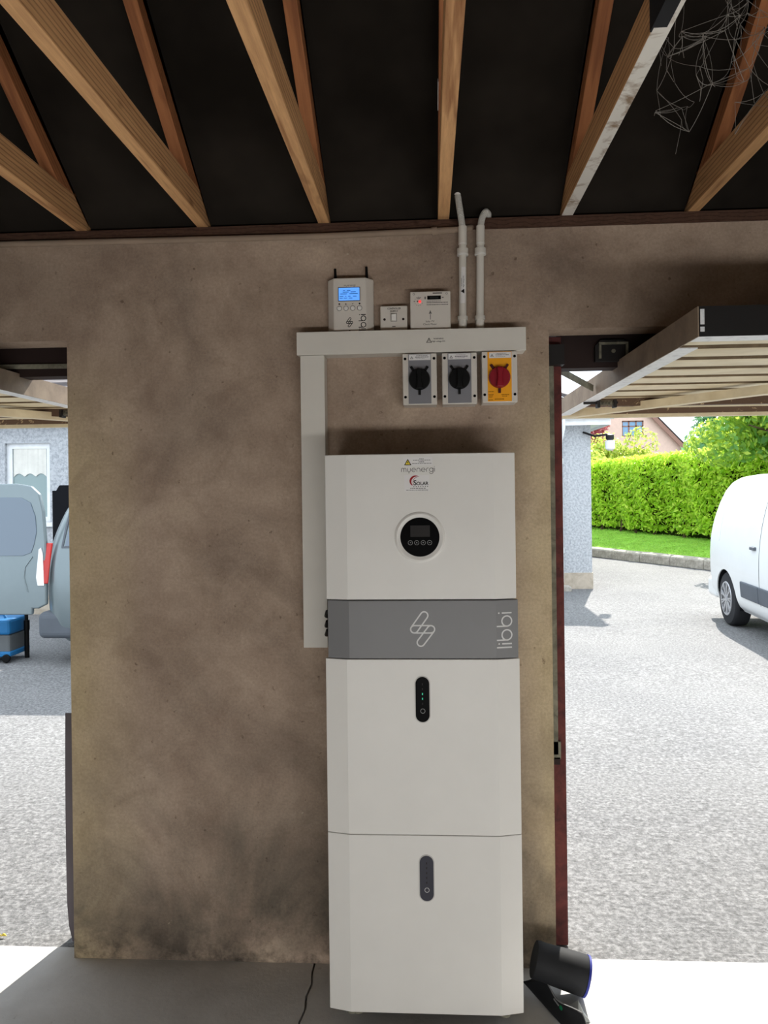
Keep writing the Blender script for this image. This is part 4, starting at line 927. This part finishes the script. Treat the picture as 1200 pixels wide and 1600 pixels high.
def van(label, mat, loc, rotz, open_doors=False):
    t = thing('van', label, 'van', loc, None, rotz)
    van_body('body', mat, t)
    for x in (0.78, 3.50):
        for s_ in (-1, 1):
            wheel(x, s_, t)
            m = MB(); pts = [(x + 0.372 * math.cos(R(a)), 0.30 + 0.372 * math.sin(R(a))) for a in range(-12, 193, 8)]
            vs_ = [(p[0], s_ * 0.915 if False else s_ * (hw(max(0.3, p[1])) - 0.012), p[1]) for p in pts] + [(p[0], s_ * 0.63, p[1]) for p in pts]; n = len(pts)
            m.add(vs_, [(k, k + 1, n + k + 1, n + k) for k in range(n - 1)] + [tuple(range(n, 2 * n))]); m.build('arch_liner', 'arch_black', t, local=True)
    # near flank details
    m = MB(); flank_grid(m, 1.38, 1.95, 0.42, 0.60, 0.022); m.build('rub_strip', 'van_plastic', t, local=True, bevel=0.01)
    m = MB(); flank_grid(m, 1.962, 2.95, 0.42, 0.60, 0.022); m.build('rub_strip', 'van_plastic', t, local=True, bevel=0.01)
    m = MB(); flank_grid(m, 1.952, 1.960, 0.40, 1.62, 0.0015, nz=16); m.build('door_gap', 'arch_black', t, local=True)
    m = MB(); flank_grid(m, 1.72, 1.86, 0.985, 1.02, 0.03, nz=2); m.build('door_handle', 'van_plastic', t, local=True, bevel=0.008)
    m = MB()
    for x0, x1, z0, z1 in ((0.55, 0.562, 1.00, 1.50), (0.60, 1.9, 1.565, 1.575)): flank_grid(m, x0, x1, z0, z1, 0.0025, nz=8, slx=0.12 if z1 - z0 > .2 else 0)
    m.build('panel_crease', mat, t, local=True)
    m = MB(); m.box(-0.03, 0.34, -0.90, 0.90, 0.26, 0.52); m.build('rear_bumper', 'van_plastic' if open_doors else mat, t, local=True, bevel=0.06, segs=4)
    # windscreen and cab windows
    m = MB(); flank_grid(m, 2.55, 3.05, 1.12, 1.55, 0.003, nz=8, slx=-0.55); m.build('cab_window', 'van_glass', t, local=True)
    return t
RV = R(-94)
sx, sy = 3.63, 10.33; off = 0.92
van('white van parked on the right in front of the hedge', 'van_white', (sx + off * math.cos(R(-4)), sy + off * math.sin(R(-4)), GZ), RV)
lv = van('silver van on the left with its rear door standing open', 'van_silver', (-3.76, 8.12, -0.075), 0.0, True)
# lamp, side glass and both open rear doors of the silver van (local coordinates: rear at x = 0, near flank at -y)
m = MB(); flank_grid(m, 0.02, 0.10, 0.80, 1.19, 0.012, nz=8, slx=0.10); m.build('tail_lamp', 'lamp_red', lv, local=True, bevel=0.01)
m = MB(); flank_grid(m, 0.26, 1.15, 1.16, 1.52, 0.003, nz=8, slx=0.14); m.build('side_window', 'van_glass', lv, local=True)
m = MB(); flank_grid(m, 0.225, 0.243, 1.15, 1.53, 0.006, nz=8, slx=0.14); flank_grid(m, 0.225, 1.16, 1.14, 1.158, 0.006, nz=2); m.build('window_trim', 'van_plastic', lv, local=True)
def rear_door(y, inner, nm):
    """barn door swung straight back from the rear corner: outline in (x, z)"""
    out = [(0.10 + a_, b_) for a_, b_ in [(-0.02, 0.60), (-0.10, 0.56), (-0.16, 0.56), (-0.165, 0.50), (-0.78, 0.50), (-0.80, 0.55), (-0.80, 1.70), (-0.76, 1.765), (-0.30, 1.765), (-0.16, 1.74), (-0.075, 1.66), (-0.04, 1.5), (-0.02, 1.2)]]
    d = MB().prism(out, 'y', y, y + 0.05).build(nm, 'arch_black' if inner else 'van_silver', lv, local=True, bevel=0.012, segs=3)
    if not inner:
        win = [(0.10 + a_, b_) for a_, b_ in [(-0.13, 1.18), (-0.16, 1.10), (-0.24, 1.07), (-0.72, 1.07), (-0.72, 1.64), (-0.25, 1.63), (-0.16, 1.58), (-0.115, 1.45), (-0.105, 1.30)]]
        MB().prism(win, 'y', y - 0.006, y).build('door_window', 'van_glass', d, local=True, bevel=0.004)
        MB().prism([(0.065, 0.78), (0.0, 0.78), (-0.015, 0.86), (0.015, 1.13), (0.04, 1.15), (0.055, 1.10)], 'y', y - 0.012, y).build('hinge_cover', 'chrome', d, local=True, bevel=0.004)
        MB().tube([(-0.10, y - 0.002, 0.72), (-0.135, y - 0.002, 0.86), (-0.125, y - 0.002, 0.96), (-0.05, y - 0.002, 1.06)], 0.006, 6).build('door_crease', 'van_silver', d, local=True, smooth=True)
    else:
        MB().box(-0.74, -0.06, y - 0.004, y, 0.60, 1.70).build('door_trim', 'arch_black', d, local=True)
    return d
rear_door(-0.925, False, 'rear_door'); rear_door(0.86, True, 'rear_door')

# ------------------------------------------------------------------ tool case and black tube by the silver van
tg = -0.075
tk = thing('tool_case', 'blue and grey wheeled tool case behind the silver van', 'tool case', (-4.40, 7.55, tg))
MB().box(-4.66, -4.16, 7.40, 7.72, tg + 0.07, tg + 0.27).build('bin', 'tool_grey', tk, bevel=0.02)
lid = MB().box(-4.68, -4.15, 7.38, 7.74, tg + 0.27, tg + 0.42).build('lid', 'tool_blue', tk, bevel=0.025)
MB().tube([(-4.52, 7.5, tg + 0.41), (-4.50, 7.5, tg + 0.46), (-4.28, 7.5, tg + 0.46), (-4.25, 7.5, tg + 0.41)], 0.014, 8).build('handle', 'tool_blue', lid, smooth=True)
MB().box(-4.69, -4.14, 7.37, 7.75, tg + 0.055, tg + 0.105).build('base_rail', 'tool_blue', tk, bevel=0.012)
MB().lathe([(0.012, 0), (0.012, 0.008)], (-4.30, 7.38, tg + 0.29), (0, -1, 0), 12).build('red_button', 'lamp_red', tk)
for x in (-4.62, -4.18): MB().lathe([(0.035, 0), (0.042, 0.008), (0.042, 0.028), (0.035, 0.036)], (x, 7.385, tg + 0.042), (0, -1, 0), 18).build('castor', 'black_plastic', tk, smooth=True)
bt = thing('black_pole', 'black telescopic tube standing upright right of the blue tool case', 'tube', (-4.105, 7.62, tg))
MB().tube([(-4.105, 7.62, tg), (-4.105, 7.62, tg + 0.30)], 0.024, 12).build('lower_tube', 'black_plastic', bt, smooth=True)
MB().tube([(-4.105, 7.62, tg + 0.28), (-4.105, 7.62, tg + 0.38)], 0.029, 12).build('collar', 'black_plastic', bt, smooth=True)
MB().tube([(-4.107, 7.62, tg + 0.37), (-4.112, 7.62, tg + 0.62)], 0.018, 12).build('upper_tube', 'black_plastic', bt, smooth=True)

# ------------------------------------------------------------------ kerb, lawn, hedge
K0 = Vector((2.2, 22.34)); K1 = Vector((7.6, 11.66)); kd = (K1 - K0).normalized(); kn = Vector((-kd.y, kd.x))     # kn points away from the yard
if kn.x < 0: kn = -kn
ke = thing('kerb', 'row of grey concrete kerb stones edging the lawn', 'kerb', (4.7, 17.4, GZ))
Lk = (K1 - K0).length; sl = 0.915; i = 0
kerb_me = None
while i * sl < Lk:
    c = K0 + kd * (i * sl + sl / 2)
    if kerb_me is None:
        ob = MB().prism([(0.0, 0.0), (0.0, 0.17), (0.02, 0.20), (0.13, 0.23), (0.15, 0.23), (0.15, 0.0)], 'x', -sl / 2 + 0.006, sl / 2 - 0.006).build('kerb_stone', 'kerb_stone', None, bevel=0.008); kerb_me = ob.data
    else:
        ob = bpy.data.objects.new('kerb_stone', kerb_me); COL.objects.link(ob); md = ob.modifiers.new('edge', 'BEVEL'); md.width = 0.008; md.segments = 2
    ob.parent = ke; ob.location = Vector((c.x, c.y, GZ)) - ke.location + Vector((0, 0, rnd.uniform(-.006, .006))); ob.rotation_euler = (0, 0, math.atan2(kd.y, kd.x) + rnd.uniform(-.006, .006)); i += 1
def K(s_, d): p = K0 + kd * s_ + kn * d; return p
lw = MB(); vs_ = []; ns = 24; offs = [0.14, 0.5, 1.0, 1.6, 2.4, 6.0]
def lz(s_, d): f = 1 - s_ / Lk; return GZ + 0.21 + (0.05 + 0.26 * f) * min(d, 2.4) / 1.6
for k in range(ns + 1):
    for d in offs: p = K(Lk * k / ns, d); vs_.append((p.x, p.y, lz(Lk * k / ns, d)))
no = len(offs); lw.add(vs_, [(k * no + j, (k + 1) * no + j, (k + 1) * no + j + 1, k * no + j + 1) for k in range(ns) for j in range(no - 1)])
lawn = lw.build('lawn', 'soil_green', None, smooth=True); struct(lawn)
nr = np.random.default_rng(5)
def leaves(name, pts, nrm, size, mat, parent=None, aspect=0.42, jitter=0.8, droop=0.0):
    """pts (n,3), nrm (n,3): folded diamond leaves facing roughly along nrm; one mesh"""
    n = len(pts); nn = nrm + nr.normal(0, jitter, (n, 3)); nn /= np.linalg.norm(nn, axis=1, keepdims=True)
    d = nr.normal(0, 1, (n, 3)); d[:, 2] -= droop; d -= nn * np.sum(d * nn, 1, keepdims=True); d /= np.linalg.norm(d, axis=1, keepdims=True)
    sd = np.cross(nn, d); L = (size * nr.uniform(0.7, 1.3, n))[:, None]; W = L * aspect
    a = pts - d * L / 2; c = pts + d * L / 2; m1 = pts + sd * W / 2 + nn * W * 0.18; m2 = pts - sd * W / 2 + nn * W * 0.18
    V = np.stack([a, m1, c, m2], 1).reshape(-1, 3); off = np.array(wloc(parent)) if parent else np.zeros(3); V = V - off
    me = bpy.data.meshes.new(name); me.vertices.add(4 * n); me.vertices.foreach_set('co', V.astype(np.float32).ravel())
    idx = np.arange(n)[:, None] * 4; tri = np.concatenate([idx + [0, 1, 2], idx + [0, 2, 3]], 1).reshape(-1)
    me.loops.add(6 * n); me.loops.foreach_set('vertex_index', tri.astype(np.int32)); me.polygons.add(2 * n); me.polygons.foreach_set('loop_start', np.arange(0, 6 * n, 3, dtype=np.int32))
    me.update(calc_edges=True); me.validate(); me.materials.append(MAT[mat])
    o = bpy.data.objects.new(name, me); COL.objects.link(o); o.parent = parent; o['kind'] = 'stuff'; return o
# grass blades
n = 16000; s_ = nr.uniform(0, Lk, n); d_ = nr.uniform(0.16, 2.3, n)
pts = np.array([[*K(a, b), lz(a, b) + 0.012] for a, b in zip(s_, d_)]); nv_ = np.tile([0.0, -0.8, 0.6], (n, 1))
gr = leaves('grass', pts, nv_, 0.06, 'grass_leaf', None, 0.18, 0.5); tag(gr, 'short mown green grass between kerb and hedge', 'grass')
# hedge: bushy face along the kerb, set back, top rising to the right
HD = 1.75
def hz0(s_): return lz(s_, HD) + 0.17
def hz1(s_): return 2.22 + 0.40 * (s_ / Lk)
hg = thing('hedge', 'tall clipped bright green laurel hedge behind the lawn', 'hedge', (*K(Lk / 2, HD + 0.7), 0.2))
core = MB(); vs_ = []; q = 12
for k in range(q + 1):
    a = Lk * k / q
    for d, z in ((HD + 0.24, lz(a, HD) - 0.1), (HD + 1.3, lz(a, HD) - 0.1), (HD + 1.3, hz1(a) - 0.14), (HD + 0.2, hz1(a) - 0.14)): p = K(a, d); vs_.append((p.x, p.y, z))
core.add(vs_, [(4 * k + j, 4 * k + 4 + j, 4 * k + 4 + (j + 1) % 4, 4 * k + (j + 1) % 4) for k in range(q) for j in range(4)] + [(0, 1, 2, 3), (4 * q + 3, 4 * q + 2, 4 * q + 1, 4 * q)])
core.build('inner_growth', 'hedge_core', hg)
n = 30000; s_ = nr.uniform(0, Lk, n); f = nr.uniform(0, 1, n); top = nr.uniform(0, 1, n) < 0.25
P_ = np.zeros((n, 3)); N_ = np.zeros((n, 3))
for i in range(n):
    a = s_[i]; z0_, z1_ = hz0(a), hz1(a); bulge = 0.06 * math.sin(a * 3.1) + 0.05 * math.sin(a * 7.3 + f[i] * 5)
    if top[i]: d = HD + nr.uniform(0.0, 1.35); z = z1_ + nr.uniform(-0.12, 0.06); N_[i] = (0, 0, 1)
    else:
        d = HD + bulge + nr.uniform(-0.07, 0.14) + 0.10 * (1 - f[i]) ** 3; z = z0_ + (z1_ - z0_) * f[i] + (nr.uniform(-0.08, 0.02) if f[i] < 0.1 else 0); N_[i] = (-kn.x, -kn.y, 0.35)
    p = K(a, d); P_[i] = (p.x, p.y, z)
leaves('hedge_leaves', P_, N_, 0.125, 'hedge_leaf', hg, 0.42, 0.7, 0.6)
for k in range(14):
    a = 1.0 + k * 0.78 + rnd.uniform(-.2, .2); p = K(a, HD + 0.12); zz = lz(a, HD) - 0.05
    MB().tube([(p.x, p.y, zz), (p.x + rnd.uniform(-.05, .05), p.y, zz + 0.2), (p.x + rnd.uniform(-.12, .12), p.y + .05, zz + 0.5)], [0.05, 0.035, 0.02], 7).build('stem', 'bark', hg, smooth=True)

# ------------------------------------------------------------------ trees and shrubs
def crown(name, c, rad, n, size, mat, parent, blobs=10, seed=1, aspect=0.5):
    g = np.random.default_rng(seed); B = []
    for k in range(blobs):
        v_ = g.normal(0, 1, 3); v_ /= np.linalg.norm(v_); B.append((np.array(c) + v_ * np.array(rad) * g.uniform(0.25, 0.75), g.uniform(0.3, 0.55)))
    P, Nn = [], []
    for i in range(n):
        b_, r_ = B[g.integers(len(B))]; v_ = g.normal(0, 1, 3); v_ /= np.linalg.norm(v_); P.append(b_ + v_ * np.array(rad) * r_ * g.uniform(0.75, 1.05)); Nn.append(v_ + [0, 0, 0.3])
    return leaves(name, np.array(P), np.array(Nn), size, mat, parent, aspect, 0.5, 0.4)
def tree(name, label, cat, base, c, rad, n, size, mat, seed, branches=5, tr=0.12, group=None):
    t = thing(name, label, cat, base, group); base = Vector(base); c = Vector(c); g = random.Random(seed)
    MB().tube([base, base.lerp(c, 0.5) + Vector((g.uniform(-.1, .1), g.uniform(-.1, .1), 0)), c], [tr, tr * 0.8, tr * 0.4], 10).build('trunk', 'bark', t, smooth=True)
    for k in range(branches):
        a = g.uniform(0, 6.28); e = c + Vector((math.cos(a) * rad[0] * .8, math.sin(a) * rad[1] * .8, g.uniform(-.3, .7) * rad[2])); s0 = base.lerp(c, g.uniform(0.55, 0.95))
        MB().tube(bez([s0, s0.lerp(e, .3) + Vector((0, 0, .15)), s0.lerp(e, .7), e], 8), [tr * .4 * (1 - i / 10) for i in range(9)], 7).build('branch', 'bark', t, smooth=True)
    crown('foliage', c, rad, n, size, mat, t, 14, seed); return t
tree('garden_tree', 'leafy green tree overhanging the hedge behind the white van', 'tree', (8.2, 16.5, 0.2), (7.25, 15.9, 2.95), (2.1, 1.2, 1.35), 9000, 0.15, 'tree_leaf', 3, 7, 0.13)
tree('conifer', 'dense dark green conifer rising behind the hedge', 'tree', (9.9, 26.0, GZ), (9.9, 26.0, 3.6), (1.7, 1.5, 3.4), 9000, 0.22, 'conifer_leaf', 8, 3, 0.15)
tree('conifer', 'second dark conifer further right behind the hedge', 'tree', (14.6, 27.5, GZ), (14.6, 27.5, 3.6), (2.0, 1.5, 3.4), 8000, 0.22, 'conifer_leaf', 9, 3, 0.15)
tree('yellow_shrub', 'pale yellow-green shrub in front of the far gable', 'shrub', (7.3, 30.0, GZ), (7.3, 30.0, 2.75), (1.7, 0.9, 1.5), 4200, 0.17, 'shrub_leaf', 5, 5, 0.06)
tree('yellow_shrub', 'low pale shrub beside the corner of the bungalow, under its wall light', 'shrub', (4.75, 25.0, GZ), (4.75, 25.0, 2.1), (0.8, 0.8, 0.9), 2600, 0.16, 'shrub_leaf', 6, 4, 0.05)
tree('red_creeper', 'dark red leafed tree left of the far gable', 'tree', (7.2, 36.0, GZ), (7.2, 36.0, 4.0), (1.5, 0.8, 1.7), 4500, 0.2, 'creeper_leaf', 12, 4, 0.08)

# ------------------------------------------------------------------ far house with a gable
FY = 40.0
fh = thing('far_house', 'far pink gabled house with a blue window above the hedge', 'house', (9.6, FY, 0.0))
ap = (9.7, 6.9); el, er = 5.6, 13.4; ez = 3.0
win_x0, win_x1, win_z0, win_z1 = 9.93, 11.02, 4.15, 4.96
def gz(x): return ap[1] + (ez - ap[1]) * (abs(x - ap[0]) / (er - ap[0] if x > ap[0] else ap[0] - el))
MB().prism([(el, 0), (win_x0, 0), (win_x0, gz(win_x0)), (ap[0], ap[1]), (el, ez)], 'y', FY, FY + 0.3).prism([(win_x1, 0), (er, 0), (er, ez), (win_x1, gz(win_x1))], 'y', FY, FY + 0.3).box(win_x0, win_x1, FY, FY + 0.3, 0, win_z0).prism([(win_x0, win_z1), (win_x1, win_z1), (win_x1, gz(win_x1)), (win_x0, gz(win_x0))], 'y', FY, FY + 0.3).build('gable_wall', 'pink_render', fh)
for a, b in (((el - 0.35, ez - 0.36), ap), (ap, (er + 0.35, ez - 0.37))):
    MB().bar((a[0], FY - 0.22, a[1] + 0.1), (b[0], FY - 0.22, b[1] + 0.1), 0.06, 0.24, up=(0, 0, 1)).build('bargeboard', 'fascia_brown', fh)
    q = MB().add([(a[0], FY - 0.25, a[1] + 0.22), (b[0], FY - 0.25, b[1] + 0.22), (b[0], FY + 9, b[1] + 0.22), (a[0], FY + 9, a[1] + 0.22), (a[0], FY - 0.25, a[1] + 0.32), (b[0], FY - 0.25, b[1] + 0.32), (b[0], FY + 9, b[1] + 0.32), (a[0], FY + 9, a[1] + 0.32)], [(0, 1, 2, 3), (7, 6, 5, 4), (0, 4, 5, 1), (1, 5, 6, 2), (2, 6, 7, 3), (3, 7, 4, 0)]).build('roof_slope', 'roof_tile', fh)
w_ = MB().box(win_x0, win_x1, FY + 0.08, FY + 0.14, win_z0, win_z0 + 0.06).box(win_x0, win_x1, FY + 0.08, FY + 0.14, win_z1 - 0.06, win_z1).box(win_x0, win_x0 + 0.06, FY + 0.08, FY + 0.14, win_z0, win_z1).box(win_x1 - 0.06, win_x1, FY + 0.08, FY + 0.14, win_z0, win_z1).build('window', 'fascia_brown', fh)
third = (win_x1 - win_x0) / 3
for k in range(3):
    MB().box(win_x0 + third * k + 0.03, win_x0 + third * (k + 1) - 0.03, FY + 0.10, FY + 0.12, win_z0 + 0.05, win_z0 + 0.50).build('pane', 'far_glass', w_)
    MB().box(win_x0 + third * k + 0.03, win_x0 + third * (k + 1) - 0.03, FY + 0.10, FY + 0.12, win_z0 + 0.56, win_z1 - 0.05).build('pane', 'far_glass', w_)
    if k: MB().box(win_x0 + third * k - 0.035, win_x0 + third * k + 0.035, FY + 0.08, FY + 0.14, win_z0, win_z1).build('mullion', 'fascia_brown', w_)
MB().box(win_x0, win_x1, FY + 0.08, FY + 0.14, win_z0 + 0.50, win_z0 + 0.56).build('transom', 'fascia_brown', w_)
